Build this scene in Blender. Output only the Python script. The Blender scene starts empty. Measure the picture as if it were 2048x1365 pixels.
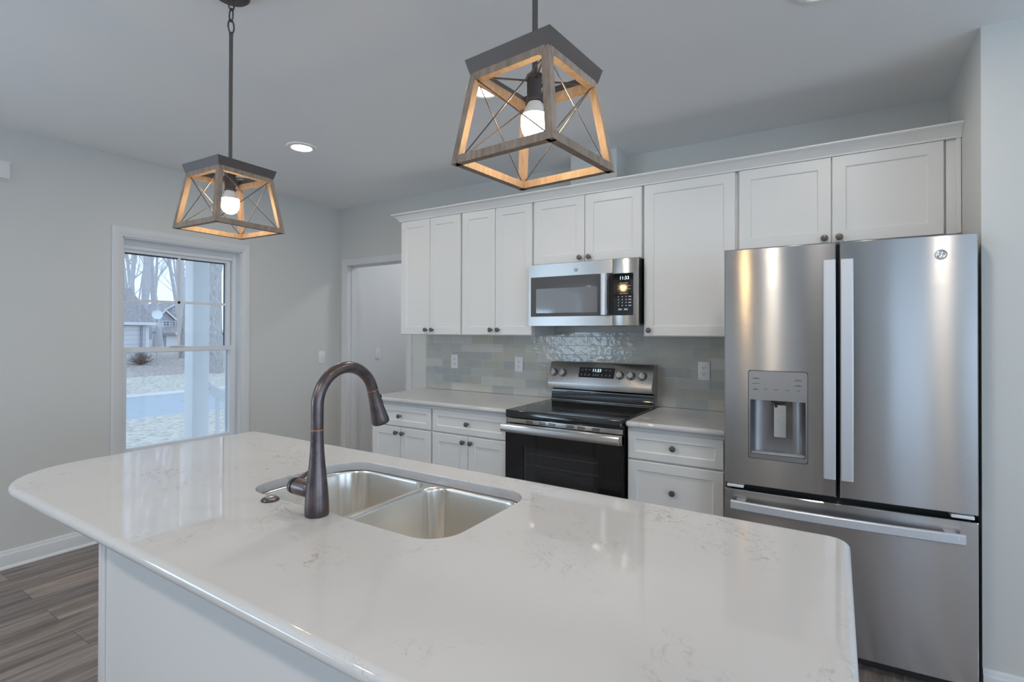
import bpy, bmesh, math, random
from mathutils import Vector, Matrix
random.seed(7)
PI = math.pi
R = math.radians
S = bpy.context.scene
COL = S.collection

# ------------------------------------------------------------------ camera
cam_d = bpy.data.cameras.new('camera')
cam = bpy.data.objects.new('camera', cam_d)
COL.objects.link(cam)
F_PX, V0, YAW, PITCH, ROLL = 1027.7967, 657.5313, R(-32.2442), R(0.3294), R(0.1491)
cam_d.sensor_fit = 'HORIZONTAL'
cam_d.sensor_width = 36.0
cam_d.lens = 36.0 * F_PX / 2048.0
cam_d.shift_y = (V0 - 682.5) / 2048.0
cam_d.clip_start = 0.02
cam_d.clip_end = 500
f0 = Vector((math.sin(YAW), math.cos(YAW), 0))
r0 = Vector((math.cos(YAW), -math.sin(YAW), 0))
u0 = Vector((0, 0, 1))
fw = f0 * math.cos(PITCH) + u0 * math.sin(PITCH)
up = -f0 * math.sin(PITCH) + u0 * math.cos(PITCH)
c, s = math.cos(ROLL), math.sin(ROLL)
rt = r0 * c + up * s
up = up * c - r0 * s
m = Matrix.Identity(4)
for i in range(3):
    m[i][0], m[i][1], m[i][2] = rt[i], up[i], -fw[i]
m.translation = Vector((1.7515, -3.3844, 1.4055))
cam.matrix_world = m
S.camera = cam

# ------------------------------------------------------------------ view, world, lights
S.view_settings.view_transform = 'Standard'
S.view_settings.look = 'None'
S.view_settings.gamma = 1.0
S.view_settings.exposure = 0.0
S.view_settings.use_curve_mapping = False
S.cycles.use_denoising = True
S.cycles.max_bounces = 10
S.cycles.diffuse_bounces = 6
S.cycles.glossy_bounces = 5
S.cycles.transparent_max_bounces = 16
S.cycles.sample_clamp_indirect = 6.0
S.cycles.caustics_reflective = False
S.cycles.caustics_refractive = False

W = bpy.data.worlds.new('overcast_sky')
S.world = W
W.use_nodes = True
wn = W.node_tree
bg = wn.nodes['Background']
tc = wn.nodes.new('ShaderNodeTexCoord')
sx = wn.nodes.new('ShaderNodeSeparateXYZ')
wr = wn.nodes.new('ShaderNodeValToRGB')
wr.color_ramp.elements[0].position = 0.0
wr.color_ramp.elements[0].color = (0.72, 0.84, 1.0, 1)
wr.color_ramp.elements[1].position = 0.7
wr.color_ramp.elements[1].color = (0.66, 0.80, 1.0, 1)
wn.links.new(tc.outputs['Generated'], sx.inputs[0])
wn.links.new(sx.outputs['Z'], wr.inputs[0])
wn.links.new(wr.outputs[0], bg.inputs[0])
bg.inputs[1].default_value = 1.55


def area(name, loc, aim, sx_, sy_, power, color):
    d = bpy.data.lights.new(name, 'AREA')
    d.shape = 'RECTANGLE'
    d.size, d.size_y = sx_, sy_
    d.energy = power
    d.color = color
    o = bpy.data.objects.new(name, d)
    COL.objects.link(o)
    o.location = loc
    dr = Vector(aim) - Vector(loc)
    o.rotation_euler = dr.to_track_quat('-Z', 'Y').to_euler()
    return o


DAY = (0.62, 0.81, 1.0)
# daylight standing in the openings of the far side wall and of the left wall behind the viewer,
# tipped steeply up, like ground bounce, to brighten the ceiling
area('daylight_side_window', (6.14, -2.45, 1.35), (0, -2.45, 7.0), 2.2, 1.7, 54, DAY)
area('daylight_side_window_rear', (6.14, -5.5, 1.35), (0, -5.0, 7.0), 2.3, 1.7, 74, DAY)
area('daylight_left_window', (-2.54, -5.5, 1.35), (1.0, -5.2, 6.2), 2.1, 1.6, 84, DAY)
area('added_rear_door_fill', (3.58, -7.62, 1.08), (3.58, 0, 1.3), 0.72, 2.05, 1.3, DAY)  # this and the next are unseen, added as weak fill from the rear
area('added_rear_window_fill', (4.95, -7.62, 1.08), (4.95, 0, 1.3), 1.0, 2.05, 2.0, DAY)
CANS_AND_FILL = [(-1.195, -1.290), (.279, -1.308), (1.717, -1.316), (-.55, -4.3), (1.30, -4.3), (3.17, -4.3)]  # last three are unseen, added behind the viewer as warm fill
for k, (lx, ly) in enumerate(CANS_AND_FILL):
    d = bpy.data.lights.new('can_and_fill_light', 'AREA')
    d.shape = 'DISK'
    d.size = 0.12
    d.energy = 4.7 if k < 3 else 12.5
    d.color = (1.0, 0.90, 0.78)
    o = bpy.data.objects.new('can_and_fill_light', d)
    COL.objects.link(o)
    o.location = (lx, ly, 2.592)

# ------------------------------------------------------------------ materials


class NT:
    def __init__(self, name):
        self.m = bpy.data.materials.new(name)
        self.m.use_nodes = True
        self.t = self.m.node_tree
        self.p = self.t.nodes['Principled BSDF']
        self.out = self.t.nodes['Material Output']

    def n(self, typ, **kw):
        nd = self.t.nodes.new('ShaderNode' + typ)
        for k, v in kw.items():
            setattr(nd, k, v)
        return nd

    def l(self, a, b):
        self.t.links.new(a, b)

    def coords(self, scale=(1, 1, 1), rot=(0, 0, 0), kind='Object'):
        a = self.n('TexCoord')
        b = self.n('Mapping')
        b.inputs['Scale'].default_value = scale
        b.inputs['Rotation'].default_value = rot
        self.l(a.outputs[kind], b.inputs[0])
        return b.outputs[0]

    def noise(self, vec, scale, detail=4, rough=0.5, dist=0.0):
        a = self.n('TexNoise')
        a.inputs['Scale'].default_value = scale
        a.inputs['Detail'].default_value = detail
        a.inputs['Roughness'].default_value = rough
        a.inputs['Distortion'].default_value = dist
        if vec is not None:
            self.l(vec, a.inputs['Vector'])
        return a.outputs['Fac']

    def ramp(self, fac, stops):
        a = self.n('ValToRGB')
        e = a.color_ramp.elements
        while len(e) < len(stops):
            e.new(0.5)
        for el, (p, col) in zip(e, stops):
            el.position = p
            el.color = (*col, 1) if len(col) == 3 else col
        self.l(fac, a.inputs[0])
        return a.outputs[0]

    def mix(self, fac, a, b, mode='MIX'):
        x = self.n('MixRGB', blend_type=mode)
        for i, v in ((0, fac), (1, a), (2, b)):
            if isinstance(v, (int, float)):
                x.inputs[i].default_value = v
            elif isinstance(v, tuple):
                x.inputs[i].default_value = (*v, 1) if len(v) == 3 else v
            else:
                self.l(v, x.inputs[i])
        return x.outputs[0]

    def bump(self, h, strength=0.2, dist=0.01, normal=None):
        b = self.n('Bump')
        b.inputs['Strength'].default_value = strength
        b.inputs['Distance'].default_value = dist
        self.l(h, b.inputs['Height'])
        if normal is not None:
            self.l(normal, b.inputs['Normal'])
        return b.outputs[0]


def pm(name, col, rough=0.5, metal=0.0, spec=0.5, coat=0.0):
    t = NT(name)
    t.p.inputs['Base Color'].default_value = (*col, 1)
    t.p.inputs['Roughness'].default_value = rough
    t.p.inputs['Metallic'].default_value = metal
    t.p.inputs['Specular IOR Level'].default_value = spec
    t.p.inputs['Coat Weight'].default_value = coat
    return t


def paint(name, col, rough, bump=0.05, scale=260):
    t = pm(name, col, rough)
    v = t.coords()
    n = t.noise(v, scale, 2)
    big = t.noise(v, 1.3, 2)
    c0 = t.mix(big, tuple(x * 0.985 for x in col), tuple(min(1, x * 1.015) for x in col))
    t.l(c0, t.p.inputs['Base Color'])
    t.l(t.bump(n, bump, 0.002), t.p.inputs['Normal'])
    return t.m


def emit(name, col, strength):
    t = NT(name)
    e = t.n('Emission')
    e.inputs[0].default_value = (*col, 1)
    e.inputs[1].default_value = strength
    t.l(e.outputs[0], t.out.inputs[0])
    return t.m


def steel(name, col, rough, aniso=0.75, wave=0.25, rot=0.25):
    t = pm(name, col, rough, 1.0)
    v = t.coords()
    fine = t.noise(t.coords((1.0, 1.0, 120)), 3, 2)
    t.l(t.mix(fine, tuple(x * 0.98 for x in col), tuple(x * 1.02 for x in col)), t.p.inputs['Base Color'])
    t.p.inputs['Anisotropic'].default_value = aniso
    t.p.inputs['Anisotropic Rotation'].default_value = rot
    tg = t.n('Tangent', direction_type='RADIAL', axis='Z')
    t.l(tg.outputs[0], t.p.inputs['Tangent'])
    w = t.noise(t.coords((1.0, 1.0, 1.3)), 3.0, 1)
    t.l(t.bump(w, wave, 0.02), t.p.inputs['Normal'])
    return t.m


M = {}
M['wall'] = paint('wall_paint_pale_grey', (0.67, 0.672, 0.65), 0.75)
M['ceiling'] = paint('ceiling_paint', (0.88, 0.885, 0.89), 0.9)
M['trim'] = paint('trim_white_paint', (0.74, 0.75, 0.76), 0.35, 0.02)
M['cab'] = paint('cabinet_white_paint', (0.80, 0.80, 0.79), 0.38, 0.015)
M['cab_in'] = pm('cabinet_box_white', (0.72, 0.71, 0.69), 0.5).m
M['plastic_white'] = pm('plastic_white', (0.82, 0.82, 0.82), 0.3).m
M['plastic_black'] = pm('plastic_black', (0.012, 0.012, 0.013), 0.35).m
M['rubber'] = pm('gasket_black', (0.008, 0.008, 0.009), 0.7).m
M['slot'] = pm('slot_dark', (0.03, 0.03, 0.03), 0.6).m
M['grey_plastic'] = pm('grey_plastic', (0.42, 0.43, 0.45), 0.4).m
M['steel'] = steel('brushed_steel', (0.56, 0.56, 0.565), 0.20, 1.0, 0.035)
M['steel_flat'] = steel('brushed_steel_flat', (0.58, 0.565, 0.545), 0.30, 0.95, 0.05)
M['handle'] = pm('handle_satin_metal', (0.72, 0.75, 0.80), 0.4, 0.6).m
M['chrome'] = pm('bright_metal', (0.7, 0.7, 0.7), 0.12, 1.0).m
M['chrome_grey'] = pm('grey_satin_metal', (0.5, 0.5, 0.51), 0.3, 1.0).m
M['sink'] = steel('sink_steel', (0.80, 0.765, 0.715), 0.24, 0.5, 0.02)
M['recess_shade'] = pm('dispenser_shaded_metal', (0.36, 0.36, 0.37), 0.34, 0.9).m  # darker than the dispenser panel, recess shade put into the colour
M['knob'] = pm('knob_bronze', (0.15, 0.132, 0.128), 0.42, 0.6).m
M['dark_metal'] = pm('pendant_dark_metal', (0.105, 0.09, 0.086), 0.5, 0.5).m
M['wire'] = pm('pendant_wire', (0.16, 0.14, 0.14), 0.35, 0.8).m
M['bulb'] = emit('bulb_glow', (1.0, 0.66, 0.30), 70)
M['can'] = emit('recessed_lamp_glow', (1.0, 0.86, 0.68), 30)
M['display'] = emit('display_digits', (0.55, 0.85, 1.0), 2.2)
M['mark'] = pm('panel_print_light', (0.55, 0.56, 0.58), 0.5).m
M['mark_dark'] = pm('panel_print_dark', (0.10, 0.10, 0.11), 0.5).m


def m_bronze():
    t = pm('oil_rubbed_bronze', (0.10, 0.08, 0.08), 0.3, 0.85)
    v = t.coords()
    n = t.noise(v, 26, 5, 0.6)
    t.l(t.ramp(n, [(0.3, (0.09, 0.08, 0.088)), (0.62, (0.16, 0.13, 0.128)), (0.85, (0.26, 0.16, 0.125))]), t.p.inputs['Base Color'])
    t.l(t.ramp(n, [(0.2, (0.22,) * 3), (0.8, (0.4,) * 3)]), t.p.inputs['Roughness'])
    return t.m


M['bronze'] = m_bronze()
M['copper'] = pm('worn_copper_ring', (0.42, 0.22, 0.15), 0.35, 0.9).m


def m_quartz():
    t = pm('white_quartz', (0.8, 0.8, 0.8), 0.05, 0, 0.55)
    v = t.coords((1, 1, 1), (0, 0, R(28)))
    w = t.n('TexNoise')
    w.inputs['Scale'].default_value = 5.5
    w.inputs['Detail'].default_value = 5
    t.l(v, w.inputs['Vector'])
    a = t.n('VectorMath', operation='SCALE')
    a.inputs['Scale'].default_value = 0.30
    t.l(w.outputs['Color'], a.inputs[0])
    b = t.n('VectorMath', operation='ADD')
    t.l(v, b.inputs[0])
    t.l(a.outputs[0], b.inputs[1])
    mp = t.n('Mapping')
    mp.inputs['Scale'].default_value = (1.0, 2.3, 1.0)
    t.l(b.outputs[0], mp.inputs[0])
    n1 = t.noise(mp.outputs[0], 6.0, 8, 0.62)
    r1 = t.ramp(n1, [(0.474, (0, 0, 0)), (0.492, (1, 1, 1)), (0.50, (1, 1, 1)), (0.516, (0, 0, 0))])
    n2 = t.noise(v, 3.4, 3, 0.55)
    r2 = t.ramp(n2, [(0.50, (0, 0, 0)), (0.66, (1, 1, 1))])
    n3 = t.noise(mp.outputs[0], 38, 4, 0.7)
    r3 = t.ramp(n3, [(0.42, (0, 0, 0)), (0.6, (1, 1, 1))])
    f = t.mix(1.0, r1, r2, 'MULTIPLY')
    f = t.mix(1.0, f, r3, 'MULTIPLY')
    soft = t.noise(v, 2.0, 4, 0.5)
    base = t.ramp(soft, [(0.35, (0.615, 0.605, 0.60)), (0.7, (0.665, 0.66, 0.655))])
    t.l(t.mix(f, base, (0.36, 0.33, 0.305)), t.p.inputs['Base Color'])
    return t.m


M['quartz'] = m_quartz()


def m_floor():
    t = pm('vinyl_plank_floor', (0.3, 0.25, 0.22), 0.4)
    v = t.coords((1, 1, 1), (0, 0, R(90)))
    br = t.n('TexBrick', offset=0.37, squash=1.0)
    br.inputs['Scale'].default_value = 1.0
    br.inputs['Brick Width'].default_value = 1.22
    br.inputs['Row Height'].default_value = 0.18
    br.inputs['Mortar Size'].default_value = 0.0012
    br.inputs['Color1'].default_value = (0, 0, 0, 1)
    br.inputs['Color2'].default_value = (1, 1, 1, 1)
    br.inputs['Mortar'].default_value = (0.4, 0.4, 0.4, 1)
    t.l(v, br.inputs['Vector'])
    off = t.n('VectorMath', operation='SCALE')
    off.inputs['Scale'].default_value = 7.0
    t.l(br.outputs['Color'], off.inputs[0])
    ad = t.n('VectorMath', operation='ADD')
    t.l(v, ad.inputs[0])
    t.l(off.outputs[0], ad.inputs[1])
    mp = t.n('Mapping')
    mp.inputs['Scale'].default_value = (1.0, 17.0, 1.0)
    t.l(ad.outputs[0], mp.inputs[0])
    g = t.noise(mp.outputs[0], 1.5, 6, 0.6, 0.5)
    g2 = t.noise(mp.outputs[0], 7, 6, 0.6, 0.2)
    c1 = t.ramp(g, [(0.30, (0.085, 0.068, 0.062)), (0.44, (0.20, 0.162, 0.145)), (0.54, (0.34, 0.285, 0.255)), (0.70, (0.46, 0.405, 0.375))])
    c2 = t.mix(0.32, c1, t.ramp(g2, [(0.3, (0.10, 0.08, 0.07)), (0.7, (0.40, 0.35, 0.32))]))
    tint = t.ramp(br.outputs['Color'], [(0.0, (0.74, 0.74, 0.76)), (1.0, (1.25, 1.18, 1.12))])
    c3 = t.mix(1.0, c2, tint, 'MULTIPLY')
    mort = t.mix(br.outputs['Fac'], c3, (0.07, 0.055, 0.05))
    t.l(mort, t.p.inputs['Base Color'])
    t.l(t.bump(g2, 0.06, 0.003), t.p.inputs['Normal'])
    return t.m


M['floor'] = m_floor()


def m_tile():
    t = pm('glazed_subway_tile', (0.3, 0.3, 0.28), 0.1, 0, 0.5)
    mp = t.n('Mapping')
    mp.inputs['Location'].default_value = (0.05, -0.912, 0)
    a = t.n('TexCoord')
    sp = t.n('SeparateXYZ')
    t.l(a.outputs['Object'], sp.inputs[0])
    cb = t.n('CombineXYZ')
    t.l(sp.outputs['X'], cb.inputs[0])
    t.l(sp.outputs['Z'], cb.inputs[1])
    t.l(cb.outputs[0], mp.inputs[0])
    br = t.n('TexBrick', offset=0.5)
    br.inputs['Scale'].default_value = 1.0
    br.inputs['Brick Width'].default_value = 0.205
    br.inputs['Row Height'].default_value = 0.0655
    br.inputs['Mortar Size'].default_value = 0.0016
    br.inputs['Mortar Smooth'].default_value = 0.25
    br.inputs['Color1'].default_value = (0, 0, 0, 1)
    br.inputs['Color2'].default_value = (1, 1, 1, 1)
    t.l(mp.outputs[0], br.inputs['Vector'])
    col = t.ramp(br.outputs['Color'], [(0.0, (0.36, 0.395, 0.425)), (0.3, (0.47, 0.465, 0.385)), (0.5, (0.52, 0.54, 0.54)), (0.72, (0.54, 0.515, 0.41)), (1.0, (0.70, 0.70, 0.67))])
    n = t.noise(mp.outputs[0], 16, 4)
    col = t.mix(0.38, col, t.mix(n, (0.42, 0.43, 0.41), (0.66, 0.66, 0.62)))
    t.l(t.mix(br.outputs['Fac'], col, (0.60, 0.60, 0.58)), t.p.inputs['Base Color'])
    t.l(t.mix(br.outputs['Fac'], (0.12,) * 3, (0.7,) * 3), t.p.inputs['Roughness'])
    vec = t.n('VectorMath', operation='ADD')
    sc = t.n('VectorMath', operation='SCALE')
    sc.inputs['Scale'].default_value = 5
    t.l(br.outputs['Color'], sc.inputs[0])
    t.l(mp.outputs[0], vec.inputs[0])
    t.l(sc.outputs[0], vec.inputs[1])
    wob = t.noise(vec.outputs[0], 24, 2, 0.5)
    b1 = t.bump(wob, 0.2, 0.010)
    inv = t.n('Math', operation='SUBTRACT')
    inv.inputs[0].default_value = 1.0
    t.l(br.outputs['Fac'], inv.inputs[1])
    b2 = t.bump(inv.outputs[0], 0.5, 0.002, b1)
    t.l(b2, t.p.inputs['Normal'])
    return t.m


M['tile'] = m_tile()


def m_wood():
    t = pm('weathered_oak', (0.3, 0.24, 0.19), 0.6)
    v = t.coords((14, 14, 3))
    g = t.noise(v, 6, 5, 0.6, 0.4)
    t.l(t.ramp(g, [(0.3, (0.18, 0.132, 0.10)), (0.55, (0.275, 0.208, 0.16)), (0.8, (0.36, 0.28, 0.222))]), t.p.inputs['Base Color'])
    t.l(t.bump(g, 0.1, 0.002), t.p.inputs['Normal'])
    return t.m


M['wood'] = m_wood()


def glass(name, tint=(1, 1, 1), refl=0.06, rough=0.0, trans=1.0):
    t = NT(name)
    tr = t.n('BsdfTransparent')
    tr.inputs[0].default_value = (*tint, 1)
    gl = t.n('BsdfGlossy')
    gl.inputs['Roughness'].default_value = rough
    lw = t.n('Fresnel')
    ge = t.n('NewGeometry')
    io = t.n('MapRange')
    io.inputs[3].default_value = 1.5
    io.inputs[4].default_value = 1 / 1.5
    t.l(ge.outputs['Backfacing'], io.inputs[0])
    t.l(io.outputs[0], lw.inputs['IOR'])
    mx = t.n('MixShader')
    t.l(lw.outputs[0], mx.inputs[0])
    t.l(tr.outputs[0], mx.inputs[1])
    t.l(gl.outputs[0], mx.inputs[2])
    t.l(mx.outputs[0], t.out.inputs[0])
    return t.m


M['glass'] = glass('window_glass', (0.93, 0.97, 1.0))
M['oven_glass'] = glass('smoked_oven_glass', (0.55, 0.55, 0.56))
M['black_glass'] = pm('black_glass', (0.006, 0.006, 0.007), 0.05, 0, 0.6).m
M['cooktop'] = pm('black_glass_ceramic', (0.012, 0.011, 0.011), 0.09, 0, 0.6).m
M['burner'] = pm('burner_print', (0.10, 0.09, 0.082), 0.16, 0, 0.5).m
M['mw_glass'] = pm('microwave_window_border', (0.10, 0.10, 0.105), 0.08, 0, 0.7).m
M['mw_pane'] = pm('microwave_window_screen', (0.20, 0.205, 0.215), 0.06, 0, 0.9).m
M['oven_in'] = pm('oven_cavity', (0.42, 0.415, 0.42), 0.5).m
M['rack'] = pm('oven_rack_wire', (0.85, 0.85, 0.87), 0.4, 0.1).m
M['streak_glow'] = emit('added_streak_glow', (1.0, 0.84, 0.66), 1.6)
M['dark_band'] = pm('dark_reflection_panel', (0.05, 0.04, 0.035), 0.4).m
M['globe_base'] = pm('bulb_plastic_base', (0.75, 0.74, 0.72), 0.35).m


def m_noisecol(name, stops, scale, rough=0.9, bump=0.0, sc=(1, 1, 1)):
    t = pm(name, (0.5, 0.5, 0.5), rough, 0, 0.2)
    n = t.noise(t.coords(sc), scale, 8, 0.65)
    t.l(t.ramp(n, stops), t.p.inputs['Base Color'])
    if bump:
        t.l(t.bump(n, bump, 0.1), t.p.inputs['Normal'])
    return t.m


M['lawn'] = m_noisecol('dormant_lawn', [(0.3, (0.36, 0.33, 0.28)), (0.5, (0.60, 0.57, 0.50)), (0.7, (0.74, 0.71, 0.64))], 9)
M['leaves'] = m_noisecol('leaf_litter', [(0.3, (0.28, 0.23, 0.20)), (0.5, (0.48, 0.42, 0.38)), (0.7, (0.62, 0.57, 0.52))], 8)
M['asphalt'] = m_noisecol('pale_asphalt', [(0.3, (0.44, 0.49, 0.53)), (0.7, (0.50, 0.55, 0.59))], 6)
M['concrete'] = m_noisecol('concrete', [(0.3, (0.62, 0.63, 0.62)), (0.7, (0.74, 0.75, 0.74))], 4)
M['bark'] = m_noisecol('pale_bark', [(0.3, (0.30, 0.285, 0.28)), (0.55, (0.52, 0.50, 0.49)), (0.75, (0.68, 0.66, 0.64))], 5, 0.9, 0.3, (6, 6, 1))
M['bark_haze'] = m_noisecol('hazed_grey_bark', [(0.3, (0.48, 0.48, 0.50)), (0.7, (0.70, 0.70, 0.72))], 5, 0.9, 0.2, (6, 6, 1))  # pale and slightly blue, distance haze put into the bark colour
M['shingle'] = m_noisecol('roof_shingle', [(0.3, (0.28, 0.26, 0.27)), (0.7, (0.45, 0.42, 0.42))], 9)
M['siding_grey'] = m_noisecol('grey_siding', [(0.3, (0.38, 0.38, 0.41)), (0.7, (0.44, 0.44, 0.47))], 3)
M['ext_white'] = pm('exterior_white', (0.78, 0.80, 0.82), 0.5).m
M['ext_dark'] = pm('exterior_dark_glass', (0.16, 0.18, 0.22), 0.2).m
M['twig'] = m_noisecol('shrub_twig', [(0.3, (0.25, 0.2, 0.18)), (0.7, (0.4, 0.34, 0.3))], 9)


def m_siding():
    t = pm('white_lap_siding', (0.78, 0.8, 0.82), 0.55)
    w = t.n('TexWave', bands_direction='Z', wave_profile='SAW')
    w.inputs['Scale'].default_value = 0.5 / 0.2 * 0.628
    t.l(t.coords(), w.inputs['Vector'])
    t.l(t.bump(w.outputs['Fac'], 1.0, 0.03), t.p.inputs['Normal'])
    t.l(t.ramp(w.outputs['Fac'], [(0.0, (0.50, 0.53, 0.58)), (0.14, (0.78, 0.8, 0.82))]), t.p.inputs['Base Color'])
    return t.m


M['siding'] = m_siding()

# ------------------------------------------------------------------ mesh helpers


class MB:
    def __init__(self):
        self.bm = bmesh.new()

    def loops(self, loops, cap0=True, cap1=True, closed=True):
        bm = self.bm
        vs = [[bm.verts.new(p) for p in lp] for lp in loops]
        for a, b in zip(vs, vs[1:]):
            n = len(a)
            for i in range(n if closed else n - 1):
                j = (i + 1) % n
                try:
                    bm.faces.new((a[i], a[j], b[j], b[i]))
                except ValueError:
                    pass
        if cap0:
            bm.faces.new(list(reversed(vs[0])))
        if cap1:
            bm.faces.new(vs[-1])
        return vs

    def box(self, x0, x1, y0, y1, z0, z1, b=0.0):
        if b <= 0:
            P = lambda z: [(x0, y0, z), (x1, y0, z), (x1, y1, z), (x0, y1, z)]
            self.loops([P(z0), P(z1)])
            return self
        b = min(b, abs(x1 - x0) * .49, abs(y1 - y0) * .49, abs(z1 - z0) * .49)
        t = bmesh.new()
        bmesh.ops.create_cube(t, size=1.0)
        bmesh.ops.scale(t, vec=(x1 - x0, y1 - y0, z1 - z0), verts=t.verts)
        bmesh.ops.translate(t, vec=((x0 + x1) / 2, (y0 + y1) / 2, (z0 + z1) / 2), verts=t.verts)
        bmesh.ops.bevel(t, geom=list(t.edges), offset=b, segments=2, profile=0.5, affect='EDGES')
        self.merge(t)
        return self

    def merge(self, t):
        mp = {}
        for v in t.verts:
            mp[v] = self.bm.verts.new(v.co)
        for f in t.faces:
            try:
                self.bm.faces.new([mp[v] for v in f.verts])
            except ValueError:
                pass
        t.free()

    def lathe(self, prof, center=(0, 0, 0), axis='Z', n=32, cap0=True, cap1=True):
        cx, cy, cz = center
        lps = []
        for r, h in prof:
            lp = []
            for i in range(n):
                a = 2 * PI * i / n
                u, v = r * math.cos(a), r * math.sin(a)
                if axis == 'Z':
                    lp.append((cx + u, cy + v, cz + h))
                elif axis == 'Y':      # height runs towards -Y
                    lp.append((cx + u, cy - h, cz + v))
                elif axis == 'X':      # height runs towards +X
                    lp.append((cx + h, cy + u, cz + v))
            lps.append(lp)
        self.loops(lps, cap0, cap1)
        return self

    def tube(self, path, rad, n=12, caps=True):
        path = [Vector(p) for p in path]
        if not isinstance(rad, (list, tuple)):
            rad = [rad] * len(path)
        lps = []
        prev = None
        for i, p in enumerate(path):
            d = (path[min(i + 1, len(path) - 1)] - path[max(i - 1, 0)]).normalized()
            if prev is None:
                ref = Vector((0, 0, 1)) if abs(d.z) < 0.9 else Vector((1, 0, 0))
                u = d.cross(ref).normalized()
            else:
                u = (prev - d * prev.dot(d)).normalized()
            prev = u
            w = d.cross(u)
            lps.append([p + (u * math.cos(2 * PI * k / n) + w * math.sin(2 * PI * k / n)) * rad[i] for k in range(n)])
        self.loops(lps, caps, caps)
        return self

    def bar(self, a, b, wx, wz=None, upv=(0, 0, 1)):
        """square bar from a to b"""
        wz = wz or wx
        a, b = Vector(a), Vector(b)
        d = (b - a).normalized()
        upv = Vector(upv)
        if abs(d.dot(upv)) > .95:
            upv = Vector((1, 0, 0))
        u = d.cross(upv).normalized()
        w = u.cross(d)
        q = [(-1, -1), (1, -1), (1, 1), (-1, 1)]
        self.loops([[p + u * (i * wx / 2) + w * (j * wz / 2) for i, j in q] for p in (a, b)])
        return self

    def prism(self, pts, fn):
        """pts 2-D outline, fn(p, t) -> 3-D for t = 0, 1"""
        self.loops([[fn(p, 0) for p in pts], [fn(p, 1) for p in pts]])
        return self

    def build(self, name, mat, parent=None, local=False, smooth=0.6, weld=False, flat=False):
        bm = self.bm
        if weld:
            bmesh.ops.remove_doubles(bm, verts=bm.verts, dist=1e-6)
        bmesh.ops.recalc_face_normals(bm, faces=bm.faces)
        bm.normal_update()
        for f in bm.faces:
            f.smooth = not (flat and abs(f.normal.z) > .9995)
        for e in bm.edges:
            if len(e.link_faces) == 2 and e.calc_face_angle(0) > smooth:
                e.smooth = False
        me = bpy.data.meshes.new(name)
        bm.to_mesh(me)
        bm.free()
        me.materials.append(M[mat] if isinstance(mat, str) else mat)
        o = bpy.data.objects.new(name, me)
        COL.objects.link(o)
        if parent is not None:
            o.parent = parent
            if not local and parent.type == 'EMPTY':
                o.matrix_parent_inverse = parent.matrix_basis.inverted()
        return o


def thing(name, label, cat, loc=(0, 0, 0), rz=0, group=None):
    o = bpy.data.objects.new(name, None)
    o.empty_display_size = 0.05
    COL.objects.link(o)
    o.location = loc
    o.rotation_euler = (0, 0, rz)
    return tag(o, label, cat, group)


def tag(o, label, cat, group=None):
    o['label'] = label
    o['category'] = cat
    if group:
        o['group'] = group
    return o


def struct(o):
    o['kind'] = 'structure'
    return o


def rrect(x0, x1, y0, y1, r, inset=0.0, seg=8):
    """rounded rectangle, r = (x0y0, x1y0, x1y1, x0y1) corner radii, counter-clockwise"""
    if not isinstance(r, (list, tuple)):
        r = (r,) * 4
    x0, x1, y0, y1 = x0 + inset, x1 - inset, y0 + inset, y1 - inset
    r = [max(q - inset, 0.0005) for q in r]
    pts = []
    for (cx, cy, q, a0) in ((x0 + r[0], y0 + r[0], r[0], PI), (x1 - r[1], y0 + r[1], r[1], 1.5 * PI), (x1 - r[2], y1 - r[2], r[2], 0), (x0 + r[3], y1 - r[3], r[3], .5 * PI)):
        for i in range(seg + 1):
            a = a0 + .5 * PI * i / seg
            pts.append((cx + q * math.cos(a), cy + q * math.sin(a)))
    return pts


def slab_with_hole(mb, outer_fn, hole_fn, prof, hole_prof):
    """outer_fn(inset) / hole_fn(grow) give outlines; prof = [(inset, z)] from top to bottom"""
    bm = mb.bm
    o_l = [[bm.verts.new((x, y, z)) for x, y in outer_fn(i)] for i, z in prof]
    h_l = [[bm.verts.new((x, y, z)) for x, y in hole_fn(i)] for i, z in hole_prof] if hole_fn else None

    def ring(ls):
        for a, b in zip(ls, ls[1:]):
            n = len(a)
            for i in range(n):
                j = (i + 1) % n
                bm.faces.new((a[i], a[j], b[j], b[i]))
    ring(o_l)
    if h_l:
        ring(h_l)
    for k in (0, -1):
        if h_l:
            ed = []
            for lp in (o_l[k], h_l[k]):
                for i in range(len(lp)):
                    e = bm.edges.get((lp[i], lp[(i + 1) % len(lp)])) or bm.edges.new((lp[i], lp[(i + 1) % len(lp)]))
                    ed.append(e)
            bmesh.ops.triangle_fill(bm, use_beauty=True, use_dissolve=False, edges=ed)
        else:
            bm.faces.new(o_l[k])


def shaker(mb, x0, x1, z0, z1, yf, th=0.02, rail=0.057, rec=0.007, fr=0.003):
    """recessed-panel front facing -Y, front face at y = yf"""
    L = lambda i, y: [(x0 + i, y, z0 + i), (x1 - i, y, z0 + i), (x1 - i, y, z1 - i), (x0 + i, y, z1 - i)]
    mb.loops([L(0, yf + th), L(0, yf + fr), L(fr, yf), L(rail, yf), L(rail + 0.0025, yf + rec * .6), L(rail + 0.005, yf + rec)])
    return mb


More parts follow.
